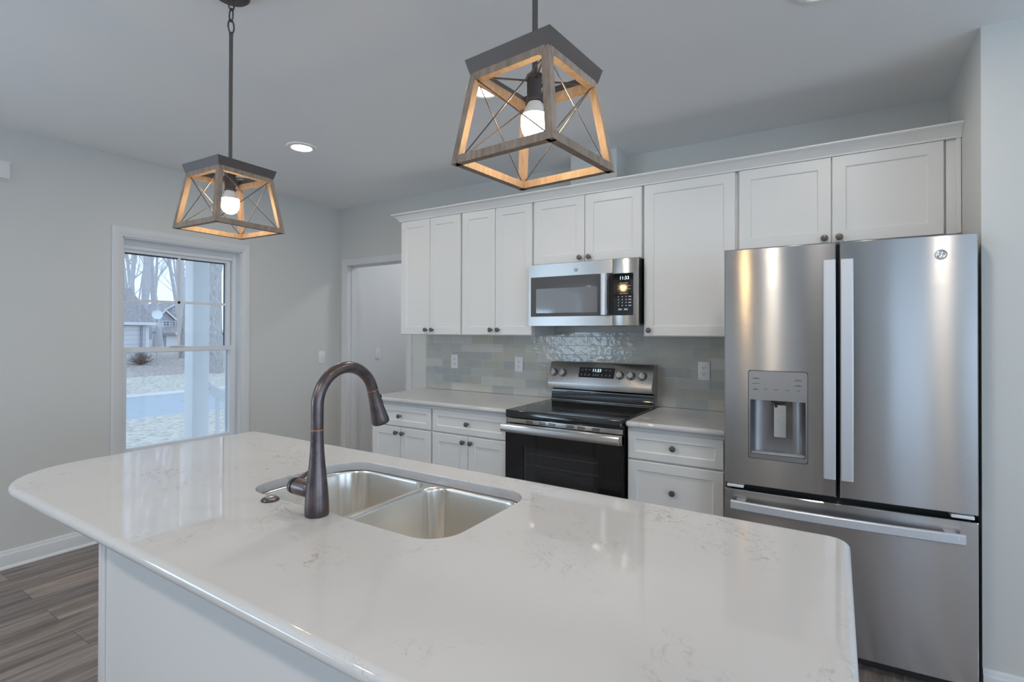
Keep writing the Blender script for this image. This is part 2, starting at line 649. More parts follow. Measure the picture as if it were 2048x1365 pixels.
def text(name, body, size, loc, rot, mat, parent=None, local=False, ext=0.0004, align='CENTER'):
    cu = bpy.data.curves.new(name, 'FONT')
    cu.body = body
    cu.size = size
    cu.align_x = align
    cu.align_y = 'CENTER'
    cu.extrude = ext
    cu.materials.append(M[mat])
    tmp = bpy.data.objects.new(name, cu)
    me = bpy.data.meshes.new_from_object(tmp)
    bpy.data.objects.remove(tmp)
    me.name = name
    o = bpy.data.objects.new(name, me)
    COL.objects.link(o)
    o.location = loc
    o.rotation_euler = rot
    if parent is not None:
        o.parent = parent
        if not local and parent.type == 'EMPTY':
            o.matrix_parent_inverse = parent.matrix_basis.inverted()
    return o


def knob_mesh(x, y, z):
    """round cabinet knob on a front whose face is at y"""
    return MB().lathe([(0.0085, 0), (0.007, 0.004), (0.006, 0.012), (0.009, 0.017), (0.0155, 0.020), (0.0165, 0.0235), (0.0145, 0.0275), (0.008, 0.0295), (0.002, 0.030)], (x, y, z), 'Y', 20)


# ------------------------------------------------------------------ room shell
XL, XR, H, YS = -2.401, 2.2317, 2.6044, -0.708
YR, XF = -7.5, 6.0
PYB = 1.7            # back of the room beyond the doorway


def wall_holes(name, a0, a1, z0, z1, holes, fn, mat='wall'):
    """panel in (a, z) with rectangular holes; fn(a, z, t) -> 3-D, t = 0 inside face, 1 outside face"""
    mb = MB()
    As = sorted({a0, a1, *[h[0] for h in holes], *[h[1] for h in holes]})
    Zs = sorted({z0, z1, *[h[2] for h in holes], *[h[3] for h in holes]})
    hole = lambda a, z: any(h[0] < a < h[1] and h[2] < z < h[3] for h in holes)
    bm = mb.bm
    V = {}

    def vert(a, z, t):
        k = (a, z, t)
        if k not in V:
            V[k] = bm.verts.new(fn(a, z, t))
        return V[k]
    solid = {}
    for i in range(len(As) - 1):
        for j in range(len(Zs) - 1):
            solid[i, j] = not hole((As[i] + As[i + 1]) / 2, (Zs[j] + Zs[j + 1]) / 2)
    for (i, j), sld in solid.items():
        if not sld:
            continue
        q = [(As[i], Zs[j]), (As[i + 1], Zs[j]), (As[i + 1], Zs[j + 1]), (As[i], Zs[j + 1])]
        for t in (0, 1):
            bm.faces.new([vert(a, z, t) for a, z in q])
        for k, (di, dj) in enumerate(((0, -1), (1, 0), (0, 1), (-1, 0))):
            if not solid.get((i + di, j + dj), False):
                p, r = q[k], q[(k + 1) % 4]
                bm.faces.new([vert(*p, 0), vert(*r, 0), vert(*r, 1), vert(*p, 1)])
    return struct(mb.build(name, mat))


struct(MB().box(XL - .2, XF + .2, YR - .2, PYB + .2, -0.12, 0.0).build('floor', 'floor'))
struct(MB().box(XL - .2, XF + .2, YR - .2, PYB + .2, H, H + .15).build('ceiling', 'ceiling'))
WY0, WY1, WZ0, WZ1 = -1.831, -0.985, 0.50, 2.058
wall_holes('wall_left', YR - .15, PYB, 0, H, [(WY0, WY1, WZ0, WZ1), (-6.6, -4.4, .5, 2.2)], lambda a, z, t: (XL - .16 * t, a, z))
DX0, DX1, DZ = -2.285, -1.500, 2.04
wall_holes('wall_back', XL, XF, 0, H, [(DX0 - .015, DX1 + .015, -1, DZ + .015)], lambda a, z, t: (a, .12 * t, z))
wall_holes('wall_right', YS, 0.0, 0, H, [], lambda a, z, t: (XR + .12 * t, a, z))
wall_holes('wall_front_return', XR + .12, XF, 0, H, [], lambda a, z, t: (a, YS + .12 * t, z))
wall_holes('wall_rear', XL, XF, 0, H, [(3.2, 3.95, .02, 2.12), (4.42, 5.48, .02, 2.12), (1.03, 1.19, .1, 2.3), (4.11, 4.23, .1, 2.3)], lambda a, z, t: (a, YR - .15 * t, z))
wall_holes('wall_far_right', YR - .15, YS + .12, 0, H, [(-3.6, -1.3, 0.45, 2.25), (-6.7, -4.3, .45, 2.25)], lambda a, z, t: (XF + .15 * t, a, z))
# room beyond the doorway
wall_holes('wall_hall_back', XL, -0.4, 0, H, [], lambda a, z, t: (a, PYB - .1 + .1 * t, z), 'trim')
wall_holes('wall_hall_right', .12, PYB - .1, 0, H, [], lambda a, z, t: (-0.5 + .1 * t, a, z), 'trim')
wall_holes('wall_hall_left', .12, PYB - .1, 0, H, [], lambda a, z, t: (XL + .004 - .003 * t, a, z), 'trim')
# boxed duct above the wall cabinets
struct(MB().box(0.215, 0.545, -0.20, 0.0, 2.31, H).build('wall_duct_chase', 'wall'))


def base_profile(d=1):
    return [(0, 0), (.016 * d, 0), (.016 * d, .075), (.013 * d, .083), (.010 * d, .086), (.008 * d, .099), (.004 * d, .104), (0, .104)]


def baseboard(name, fn, a0, a1):
    mb = MB()
    mb.prism(base_profile(), lambda p, t: fn(p[0], a1 if t else a0, p[1]))
    return struct(mb.build(name, 'trim'))


baseboard('baseboard_left', lambda d, a, z: (XL + d, a, z), YR, -0.0)
baseboard('baseboard_front_return', lambda d, a, z: (a, YS - d, z), XR, XF)
baseboard('baseboard_back', lambda d, a, z: (a, -d, z), DX1 + .08, -1.26)
baseboard('baseboard_rear', lambda d, a, z: (a, YR + d, z), XL, 2.85)
baseboard('baseboard_hall', lambda d, a, z: (XL + .004 + d, a, z), .13, PYB - .1)
# quarter round at the left baseboard
mbq = MB()
mbq.prism([(.016, 0), (.03, 0), (.028, .008), (.023, .013), (.016, .015)], lambda p, t: (XL + p[0], YR if t == 0 else 0, p[1]))
struct(mbq.build('trim_1', 'trim'))

# doorway casing and jamb


def casing_profile():
    return [(0, 0), (0, .009), (.006, .012), (.020, .013), (.030, .017), (.058, .018), (.064, .014), (.064, 0)]


mb = MB()
for xa, sg in ((DX0, -1), (DX1, 1)):
    mb.prism(casing_profile(), lambda p, t, xa=xa, sg=sg: (xa + sg * (p[0] + .004), -p[1], (0 if t == 0 else DZ + .004 + p[0])))
mb.prism(casing_profile(), lambda p, t: ((DX0 - .004 - p[0]) if t == 0 else (DX1 + .004 + p[0]), -p[1], DZ + .004 + p[0]))
struct(mb.build('trim_2', 'trim'))
mb = MB()
mb.box(DX0 - .014, DX0, 0, .12, 0, DZ)
mb.box(DX1, DX1 + .014, 0, .12, 0, DZ)
mb.box(DX0 - .014, DX1 + .014, 0, .12, DZ, DZ + .014)
mb.box(DX0, DX0 + .01, .05, .085, 0, DZ)
mb.box(DX1 - .01, DX1, .05, .085, 0, DZ)
mb.box(DX0, DX1, .05, .085, DZ - .01, DZ)
struct(mb.build('trim_3', 'trim'))

# ------------------------------------------------------------------ kitchen window (structure with parts)
win = thing('window_1', 'white double hung window in left wall overlooking the street', 'window', (XL - .08, (WY0 + WY1) / 2, WZ0))
struct(win)
mb = MB()
for ya, sg in ((WY0, -1), (WY1, 1)):
    mb.prism(casing_profile(), lambda p, t, ya=ya, sg=sg: (XL + p[1], ya + sg * (p[0] - .004), WZ0 - .02 if t == 0 else WZ1 + p[0]))
mb.prism(casing_profile(), lambda p, t: (XL + p[1], (WY0 - p[0] + .004) if t == 0 else (WY1 + p[0] - .004), WZ1 + p[0] - .004))
mb.build('casing', 'trim', win)
mb = MB()
mb.box(XL - .16, XL, WY0, WY0 + .012, WZ0, WZ1)
mb.box(XL - .16, XL, WY1 - .012, WY1, WZ0, WZ1)
mb.box(XL - .16, XL, WY0, WY1, WZ1 - .012, WZ1)
mb.box(XL - .16, XL + .03, WY0 - .03, WY1 + .03, WZ0 - .02, WZ0 + .006, .004)
mb.build('jamb', 'trim', win)
ya, yb = WY0 + .012, WY1 - .012
# vinyl frame with stepped stops
mb = MB()
for x0_, x1_, w in ((XL - .15, XL - .072, .026), (XL - .148, XL - .137, .044)):
    mb.box(x0_, x1_, ya, ya + w * .5, WZ0 + .006, WZ1 - .012)
    mb.box(x0_, x1_, yb - w, yb, WZ0 + .006, WZ1 - .012)
    mb.box(x0_, x1_, ya + w * .5, yb - w, WZ1 - .012 - w * .8, WZ1 - .012)
    mb.box(x0_, x1_, ya + w * .5, yb - w, WZ0 + .006, WZ0 + .02)
mb.box(XL - .137, XL - .082, ya + .013, yb - .026, 1.985, WZ1 - .012 - .021)
mb.box(XL - .082, XL - .070, ya + .013, yb - .026, 2.012, WZ1 - .012 - .021)
mb.build('window_frame', 'ext_white', win)


def sash(name, x0_, x1_, y0_, y1_, z0_, z1_, side, top, bot):
    q = MB()
    q.box(x0_, x1_, y0_, y0_ + side, z0_, z1_)
    q.box(x0_, x1_, y1_ - side, y1_, z0_, z1_)
    q.box(x0_, x1_, y0_ + side, y1_ - side, z1_ - top, z1_)
    q.box(x0_, x1_, y0_ + side, y1_ - side, z0_, z0_ + bot)
    o_ = q.build(name, 'ext_white', win)
    xm = (x0_ + x1_) / 2
    MB().box(xm - .003, xm + .003, y0_ + side - .004, y1_ - side + .004, z0_ + bot - .004, z1_ - top + .004).build('pane', 'glass', o_)
    return o_


us = sash('upper_sash', XL - .135, XL - .10, ya + .012, yb - .030, 1.245, 1.992, .030, .030, .035)
mb = MB()
gy0, gy1 = ya + .042, yb - .060
mb.box(XL - .112, XL - .104, (gy0 + gy1) / 2 - .009, (gy0 + gy1) / 2 + .009, 1.28, 1.962)
mb.box(XL - .112, XL - .104, gy0, gy1, 1.612, 1.630)
mb.build('muntin', 'ext_white', us)
mb = MB()
mb.box(XL - .134, XL - .1305, gy0 - .002, gy1 + .002, 1.9525, 1.963)
mb.box(XL - .134, XL - .1305, gy1 - .008, gy1 + .002, 1.28, 1.963)
mb.build('glazing_spacer', 'slot', us)
ls = sash('lower_sash', XL - .098, XL - .062, ya + .010, yb - .016, WZ0 + .02, 1.285, .034, .036, .05)
mb = MB()
mb.box(XL - .066, XL - .050, -1.50, -1.40, 1.285, 1.295, .003)
mb.build('sash_lock', 'ext_white', ls)

# rear and side openings behind the viewer
def simple_window(name, fn, a0, a1, z0, z1, mull):
    q = MB()
    def bx(a_, b_, za, zb, d0=.02, d1=.10):
        p0, p1 = Vector(fn(a_, za, d0)), Vector(fn(b_, zb, d1))
        q.box(min(p0.x, p1.x), max(p0.x, p1.x), min(p0.y, p1.y), max(p0.y, p1.y), min(p0.z, p1.z), max(p0.z, p1.z))
    w = .06
    bx(a0, a0 + w, z0, z1); bx(a1 - w, a1, z0, z1); bx(a0, a1, z0, z0 + w); bx(a0, a1, z1 - w, z1)
    for k in mull:
        bx(k - .04, k + .04, z0, z1)
    o_ = struct(q.build(name, 'trim'))
    q = MB()
    bx2 = [Vector(fn(a0 + .02, z0 + .02, .055)), Vector(fn(a1 - .02, z1 - .02, .061))]
    q.box(min(bx2[0].x, bx2[1].x), max(bx2[0].x, bx2[1].x), min(bx2[0].y, bx2[1].y), max(bx2[0].y, bx2[1].y), z0 + .02, z1 - .02)
    q.build('pane', 'glass', o_)


simple_window('window_2', lambda a, z, d: (XL - d, a, z), -6.6, -4.4, .5, 2.2, [-5.5])
simple_window('window_3', lambda a, z, d: (XF + d, a, z), -3.6, -1.3, .45, 2.25, [-2.45])
simple_window('window_4', lambda a, z, d: (XF + d, a, z), -6.7, -4.3, .45, 2.25, [-5.5])
simple_window('added_rear_door', lambda a, z, d: (a, YR - d, z), 3.2, 3.95, .02, 2.12, [])  # this and the next are added, for fill and the refrigerator's pale band
simple_window('window_5', lambda a, z, d: (a, YR - d, z), 4.42, 5.48, .02, 2.12, [])
for k, (a_, b_) in enumerate(((1.03, 1.19), (4.11, 4.23))):      # unseen glowing strips, added for the bright streaks on the refrigerator
    struct(MB().box(a_, b_, YR - .06, YR - .05, .1, 2.3).build('window_%d' % (6 + k), 'streak_glow'))

struct(MB().box(1.7, 2.75, YR + .001, YR + .04, 0, 2.05).build('added_dark_panel', 'dark_band'))  # unseen dark slab, added for the dark band on the refrigerator

# ------------------------------------------------------------------ wall plates


def outlet(name, label, x, z, group):
    t = thing(name, label, 'outlet', (x, -.010, z), 0, group)
    MB().box(x - .0365, x + .0365, -.0165, -.0095, z - .058, z + .058, .003).build('cover_plate', 'plastic_white', t)
    for dz in (-.0195, .0195):
        pts = rrect(-.0165, .0165, -.014, .014, .011, 0, 5)
        q = MB().prism(pts, lambda p, tt, dz=dz: (x + p[0], -.016 - .0025 * tt, z + dz + p[1]))
        rc = q.build('receptacle', 'plastic_white', t)
        q = MB()
        q.box(x - .0075, x - .0050, -.0188, -.0180, z + dz - .003, z + dz + .007)
        q.box(x + .0050, x + .0075, -.0188, -.0180, z + dz - .003, z + dz + .007)
        q.lathe([(.0027, 0), (.0027, .0008)], (x, -.0180, z + dz - .0085), 'Y', 10)
        q.build('slot', 'slot', rc)
    return t


G_OUT = 'white outlets on the tile backsplash'
outlet('wall_outlet', 'white double outlet on the tile nearest the doorway end', -.941, 1.155, G_OUT)
outlet('wall_outlet', 'white double outlet on the tile just beside the range', -.312, 1.153, G_OUT)
outlet('wall_outlet', 'white double outlet on the tile between range and refrigerator', 1.050, 1.161, G_OUT)


def switch_plate(label, x, y, z):
    t = thing('light_switch', label, 'light switch', (x, y, z))
    MB().box(x, x + .006, y - .036, y + .036, z - .058, z + .058, .003).build('cover_plate', 'plastic_white', t)
    q = MB()
    q.prism([(.006, -.011), (.006, .011), (.016, .006), (.015, .001)], lambda p, tt: (x + p[0], y + (-.005 if tt == 0 else .005), z + p[1]))
    q.build('toggle', 'plastic_white', t)


switch_plate('white light switch on the wall between window and doorway', XL + .0005, -.206, 1.155)
switch_plate('white light switch on the wall seen through the doorway', XL + .0045, .497, 1.163)
t = thing('door_chime', 'small white rounded box high on the left wall near the ceiling', 'wall box', (XL, -2.47, 2.30))
MB().box(XL + .0005, XL + .035, -2.54, -2.402, 2.293, 2.402, .014).build('cover', 'plastic_white', t)
MB().box(XL + .0005, XL + .010, -2.546, -2.396, 2.287, 2.408, .004).build('back_plate', 'plastic_white', t)

# ------------------------------------------------------------------ backsplash
tag(MB().box(-1.258, 1.31, -.0095, -.0005, .9155, 1.40).build('tile_backsplash', 'tile'), 'glossy grey green subway tile backsplash behind range and counters', 'backsplash')

# ------------------------------------------------------------------ wall cabinets
YU = -.345


def wall_cab(name, label, x0, x1, z0, z1, doors, group='white wall cabinets', filler=None):
    """doors = [(x0, x1, knob_x, knob_z)]"""
    t = thing(name, label, 'cabinet', ((x0 + x1) / 2, -.16, z0), 0, group)
    MB().box(x0 + .0005, x1 - .0005, YU + .022, -.0005 if z0 > 1.5 else -.0105, z0, z1).build('body', 'cab', t)
    for a, b, kx, kz in doors:
        d = shaker(MB(), a, b, z0 + .004, z1 - .013, YU).build('door', 'cab', t)
        knob_mesh(kx, YU, kz).build('knob', 'knob', d)
    if filler:
        MB().box(filler[0], filler[1], YU + .010, YU + .022, z0 + .004, z1, .001).build('filler_strip', 'cab', t)
    return t


ZT, ZB = 2.302, 1.377
wall_cab('wall_cabinet', 'tall two door white wall cabinet at the doorway end', -1.235, -.618, ZB, ZT,
         [(-1.230, -.927, -.957, 1.417), (-.923, -.626, -.893, 1.417)])
wall_cab('wall_cabinet', 'tall two door white wall cabinet just left of the microwave', -.618, .001, ZB, ZT,
         [(-.610, -.313, -.342, 1.417), (-.309, -.007, -.280, 1.417)])
wall_cab('wall_cabinet', 'short two door white wall cabinet right above the microwave', .001, .765, 1.852, ZT,
         [(.008, .382, .354, 1.884), (.386, .757, .418, 1.884)])
wall_cab('wall_cabinet', 'single wide door white wall cabinet between microwave and refrigerator', .765, 1.292, ZB, ZT,
         [(.773, 1.282, .806, 1.415)])
wall_cab('wall_cabinet', 'two door white cabinet above the stainless refrigerator', 1.292, XR - .001, 1.852, ZT,
         [(1.302, 1.731, 1.702, 1.880), (1.735, 2.170, 1.765, 1.880)], filler=(2.178, XR - .002))
MB().box(2.212, XR - .002, YU - .003, YU + .010, 1.856, ZT, .002).build('filler_bead', 'cab', [o for o in bpy.data.objects if o.name.startswith('wall_cabinet')][-1])

cp = [(0, 2.288), (.006, 2.288), (.007, 2.296), (.012, 2.301), (.018, 2.309), (.027, 2.318), (.038, 2.326), (.044, 2.331), (.050, 2.333), (.056, 2.339), (.056, 2.346), (0, 2.346)]
mb = MB()
xc, yc = -1.236, YU - .002
mb.loops([[(XR - .001, yc - d, z) for d, z in cp], [(xc - d, yc - d, z) for d, z in cp], [(xc - d, -.001, z) for d, z in cp]])
tag(mb.build('crown_molding', 'cab'), 'white crown molding running along the tops of all wall cabinets', 'molding')

# ------------------------------------------------------------------ base cabinets
YB = -.645


def base_cab(label, x0, x1, fronts, group='white base cabinets'):
    """fronts = [('drawer'|'door', x0, x1, z0, z1, knob_x, knob_z, rail)]"""
    t = thing('base_cabinet', label, 'cabinet', ((x0 + x1) / 2, -.33, 0), 0, group)
    q = MB()
    q.box(x0 + .0005, x1 - .0005, YB + .022, -.012, .105, .882)
    q.box(x0 + .0005, x1 - .0005, YB + .09, -.012, 0, .105)
    q.build('body', 'cab', t)
    for kind, a, b, z0, z1, kx, kz, rail in fronts:
        d = shaker(MB(), a, b, z0, z1, YB, rail=rail).build(kind, 'cab', t)
        knob_mesh(kx, YB, kz).build('knob', 'knob', d)


for x0, x1, lab in ((-1.236, -.640, 'two door white base cabinet with drawer at the doorway end'), (-.640, -.006, 'two door white base cabinet with drawer just left of the range')):
    xm = (x0 + x1) / 2
    base_cab(lab, x0, x1, [('drawer', x0 + .008, x1 - .008, .713, .862, xm, .787, .040),
                           ('door', x0 + .008, xm - .002, .112, .703, xm - .033, .664, .057),
                           ('door', xm + .002, x1 - .008, .112, .703, xm + .030, .664, .057)])
base_cab('narrow three drawer white base cabinet between range and refrigerator', .772, 1.284,
         [('drawer', .780, 1.276, .713, .862, 1.027, .793, .040),
          ('drawer', .780, 1.276, .415, .703, 1.025, .560, .050),
          ('drawer', .780, 1.276, .112, .405, 1.025, .26, .050)])

edge = [(.016, .915), (.008, .9135), (.003, .9095), (0, .903), (0, .893), (.003, .887), (.010, .8835)]


def counter(label, x0, x1, rad):
    q = MB()
    slab_with_hole(q, lambda i: rrect(x0, x1, -.668, -.0105, rad, i, 6), None, edge, None)
    tag(q.build('kitchen_countertop', 'quartz', smooth=0.9, flat=True), label, 'countertop', 'white quartz wall countertops')


counter('long white quartz countertop from the doorway to the range', -1.262, -.004, (.03, .004, .001, .001))
counter('short white quartz countertop between range and refrigerator', .766, 1.285, (.03, .004, .001, .001))

# ------------------------------------------------------------------ island
IX0, IX1, IY0, IY1 = -.672, 1.779, -2.866, -1.915
CORN = (.275, .045, .045, .045)
BX0, BX1, BY0, BY1 = -.515, 1.735, -2.59, -1.975
isl = thing('kitchen_island', 'white panelled kitchen island base under the large quartz top', 'kitchen island', ((BX0 + BX1) / 2, (BY0 + BY1) / 2, 0))
mb = MB()
mb.box(BX0 + .004, BX1 - .004, BY0, BY0 + .018, 0, .881)
mb.build('back_panel', 'cab', isl)
for xa in (BX0, BX1 - .018):
    MB().box(xa, xa + .018, BY0 + .004, BY1 + .02, 0, .881).build('end_panel', 'cab', isl)
mb = MB()
mb.box(BX0 + .02, BX1 - .02, BY0 + .02, BY1 - .07, 0, .10)
mb.build('toe_kick', 'cab', isl)
mb = MB()
mb.box(BX0 + .018, BX1 - .018, BY1 - .022, BY1, .84, .881)
mb.box(BX0 + .018, BX1 - .018, BY1 - .022, BY1, .10, .13)
for k in range(5):
    xx = BX0 + .018 + (BX1 - BX0 - .072) * k / 4
    mb.box(xx, xx + .036, BY1 - .022, BY1, .10, .881)
mb.build('face_frame', 'cab', isl)
for xa, wd in ((BX0 - .004, .036), (BX1 - .032, .036)):
    q = MB()
    q.box(xa, xa + wd, BY0 - .008, BY0, 0, .881, .002)
    q.box(xa + .004, xa + wd - .012, BY0 - .012, BY0 - .006, 0, .881, .002)
    q.build('corner_trim', 'cab', isl)
for k in range(4):
    wdt = (BX1 - BX0 - .036) / 4
    a = BX0 + .018 + wdt * k
    # fronts on the working side face +Y
    q = shaker(MB(), -(a + wdt - .006), -(a + .006), .112, .865, -(BY1 + .022))
    for v in q.bm.verts:
        v.co.x, v.co.y = -v.co.x, -v.co.y
    d = q.build('door', 'cab', isl)
    kx = a + (wdt - .04 if k % 2 == 0 else .04)
    q = MB().lathe([(.0085, 0), (.006, -.012), (.0155, -.020), (.0145, -.0275), (.002, -.03)], (kx, BY1 + .022, .80), 'Y', 16)
    q.build('knob', 'knob', d)

SX0, SX1, SY0, SY1 = .188, .978, -2.472, -2.038
SR = (.09, .09, .09, .11)
mb = MB()
slab_with_hole(mb, lambda i: rrect(IX0, IX1, IY0, IY1, CORN, i, 12), lambda g: rrect(SX0, SX1, SY0, SY1, SR, -g, 10),
               [(.016, .915), (.010, .9143), (.005, .912), (.0015, .908), (0, .903), (0, .897), (.002, .891), (.006, .887), (.013, .8845)],
               [(.003, .915), (.0006, .9142), (0, .912), (0, .8845)])
tag(mb.build('island_countertop', 'quartz', smooth=0.9, flat=True), 'large white veined quartz island top with one big rounded corner', 'countertop')

# undermount sink
snk = thing('kitchen_sink', 'undermount double bowl stainless steel sink in the island', 'sink', ((SX0 + SX1) / 2, (SY0 + SY1) / 2, .68))
XD = .588     # divider
bowls = [(SX0 + .004, XD - .011, SY0 + .006, SY1 - .002, (.085, .07, .07, .10)), (XD + .011, SX1 - .006, SY0 + .006, SY1 - .008, (.07, .085, .085, .07))]
mb = MB()
bm = mb.bm
fl = [bm.verts.new((x, y, .8835)) for x, y in rrect(SX0 - .02, SX1 + .02, SY0 - .02, SY1 + .02, .11, 0, 8)]
ed = [bm.edges.new((fl[i], fl[(i + 1) % len(fl)])) for i in range(len(fl))]
for (a, b, c_, d_, rr) in bowls:
    lp = [bm.verts.new((x, y, .8835)) for x, y in rrect(a, b, c_, d_, rr, -.006, 8)]
    ed += [bm.edges.new((lp[i], lp[(i + 1) % len(lp)])) for i in range(len(lp))]
bmesh.ops.triangle_fill(bm, use_beauty=True, use_dissolve=False, edges=ed)
mb.build('rim', 'sink', snk)
for (a, b, c_, d_, rr) in bowls:
    q = MB()
    q.loops([[(x, y, z) for x, y in rrect(a, b, c_, d_, rr, i, 8)] for i, z in ((-.006, .8835), (-.002, .8825), (.001, .879), (.003, .872), (.010, .72), (.016, .70), (.030, .688), (.055, .684))], False, True)
    o = q.build('bowl', 'sink', snk, smooth=1.0)
    q = MB().lathe([(.055, .0045), (.05, .0065), (.04, .004), (.036, .001), (.012, .0012)], ((a + b) / 2, (c_ + d_) / 2, .684), 'Z', 28, False, True)
    q.build('drain', 'chrome_grey', o)

# faucet
fx_, fy_ = .580, -2.500
fct = thing('kitchen_faucet', 'tall bronze gooseneck pull down faucet behind the sink', 'faucet', (fx_, fy_, .915))
q = MB().lathe([(.0305, 0), (.0315, .004), (.0312, .02), (.030, .045), (.0275, .075), (.024, .105), (.0205, .14), (.0178, .175), (.0165, .205), (.0163, .225)], (fx_, fy_, .9153), 'Z', 40)
bd = q.build('body', 'bronze', fct)
MB().lathe([(.0163, 0), (.0172, .0012), (.0172, .0028), (.0163, .004)], (fx_, fy_, 1.1395), 'Z', 36, False, False).build('ring', 'copper', bd)
path = [(fx_, fy_, 1.142)]
Rr = .098
zc = 1.205
path.append((fx_, fy_, zc - .02))
NA = 26
for i in range(NA + 1):
    a = PI - R(165) * i / NA
    path.append((fx_, fy_ + Rr + Rr * math.cos(a), zc + Rr * math.sin(a)))
pe, pd = Vector(path[-1]), (Vector(path[-1]) - Vector(path[-2])).normalized()
MB().tube(path, .0163, 28).build('gooseneck', 'bronze', fct)
q = MB()
hp = [pe + pd * k for k in (0, .006, .02, .045, .075, .095, .104, .108)]
q.tube(hp, [.0163, .0165, .0172, .0195, .0235, .0262, .0268, .0250], 32)
sh = q.build('spray_head', 'bronze', fct)
q = MB()
q.tube([pe - pd * .001, pe + pd * .002], .0171, 32)
q.build('ring', 'copper', sh)
q = MB()
tip = pe + pd * .1081
q.tube([tip - pd * .001, tip + pd * .0012], .021, 28)
q.build('spray_face', 'rubber', sh)
q = MB()
nrm = Vector((0, .966, .26)).normalized()
side = pd.cross(Vector((1, 0, 0))).normalized()
if side.y < 0:
    side = -side
for k0, k1 in ((.024, .036), (.040, .056)):
    a_, b_ = pe + pd * k0 + side * .0185, pe + pd * k1 + side * .0205
    q.bar(a_, b_, .010, .007, side)
q.build('spray_button', 'rubber', sh)
q = MB().lathe([(.0225, 0), (.0225, .052), (.0215, .056), (.019, .058)], (fx_ - .082, fy_, .978), 'X', 28)
vb = q.build('valve', 'bronze', fct)
q = MB().lathe([(.0205, 0), (.0205, .006)], (fx_ - .088, fy_, .978), 'X', 28)
q.build('gasket', 'rubber', vb)
q = MB()
q.lathe([(.006, 0), (.015, .003), (.0205, .009), (.0222, .016), (.0222, .022)], (fx_ - .111, fy_, .978), 'X', 28)
q.tube([(fx_ - .102, fy_ + .004, .984), (fx_ - .100, fy_ + .022, .993), (fx_ - .097, fy_ + .046, 1.004), (fx_ - .096, fy_ + .060, 1.010)], [.009, .0065, .0055, .006], 14)
q.build('lever', 'bronze', fct)

q = MB().lathe([(.0245, 0), (.0248, .003), (.022, .0065), (.014, .0085)], (.366, -2.497, .9153), 'Z', 32)
ab = tag(q.build('disposal_button', 'bronze', None), 'small round bronze push button on the island beside the faucet', 'button')
MB().lathe([(.0125, .0083), (.0125, .0112), (.011, .0122), (.004, .0123)], (.366, -2.497, .9153), 'Z', 24).build('button_cap', 'chrome_grey', ab)

# ------------------------------------------------------------------ range
rg = thing('kitchen_range', 'freestanding stainless electric range with black glass cooktop', 'range', (.381, -.35, 0))
RX0, RX1 = .002, .760
MB().box(RX0 + .004, RX1 - .004, -.640, -.03, .02, .872).build('body', 'slot', rg)
q = MB()
q.loops([[(x, y, z) for x, y in rrect(RX0, RX1, -.690, -.07, (.012, .012, .003, .003), i, 4)] for i, z in ((.004, .872), (0, .876), (0, .914), (.002, .9175), (.005, .919))])
ct = q.build('cooktop', 'cooktop', rg, flat=True)
for (cx, cy, ro) in ((.215, -.50, .078), (.55, -.50, .118), (.22, -.235, .082), (.54, -.235, .085)):
    q = MB()
    for ra in ((ro,) if ro < .1 else (ro, ro * .72, ro * .45)):
        n = 48
        lo = [[(cx + r_ * math.cos(2 * PI * k / n), cy + r_ * math.sin(2 * PI * k / n), .9192) for k in range(n)] for r_ in (ra, ra - .0035)]
        q.loops(lo, False, False)
    q.build('burner_ring', 'burner', ct)
# back guard
q = MB()
bgp = [(-.012, .905), (-.012, 1.190), (-.074, 1.190), (-.079, 1.186), (-.133, 1.046), (-.134, 1.040), (-.124, 1.006), (-.080, 1.000), (-.074, .992), (-.074, .905)]
q.prism(bgp[:8] + [(-.06, .997), (-.06, .905)], lambda p, t_: (RX0 + .004 if t_ == 0 else RX1 - .004, p[0], p[1]))
bgd = q.build('back_guard', 'steel_flat', rg)
q = MB()
q.prism([(-.0605, .919), (-.0605, .998), (-.083, .992), (-.088, .930), (-.095, .9195)], lambda p, t_: (RX0 + .010 if t_ == 0 else RX1 - .010, p[0], p[1]))
q.build('vent_riser', 'black_glass', rg)
q = MB()
q.box(RX0 + .008, RX1 - .008, -.100, -.092, .921, .9255, .001)
q.box(RX0 + .008, RX1 - .008, -.088, -.080, .985, .9885, .001)
q.build('riser_trim', 'chrome_grey', rg)
# sloped face frame
fn_n = Vector((0, -(1.186 - 1.046), -(.133 - .079))).normalized() * 1.0
fn_n = Vector((0, -.933, .360)).normalized()
slope_u = Vector((0, .054, .140)).normalized()     # up the face


def face_pt(x, z, off=0.0):
    k = (z - 1.046) / .140
    return Vector((x, -.133 + .054 * k, z)) + fn_n * off


rotf = math.atan2(.140, .054)


def slab_on_face(q, x0, x1, z0, z1, o0, o1):
    L = lambda o: [face_pt(x0, z0, o), face_pt(x1, z0, o), face_pt(x1, z1, o), face_pt(x0, z1, o)]
    q.loops([L(o0), L(o1)])


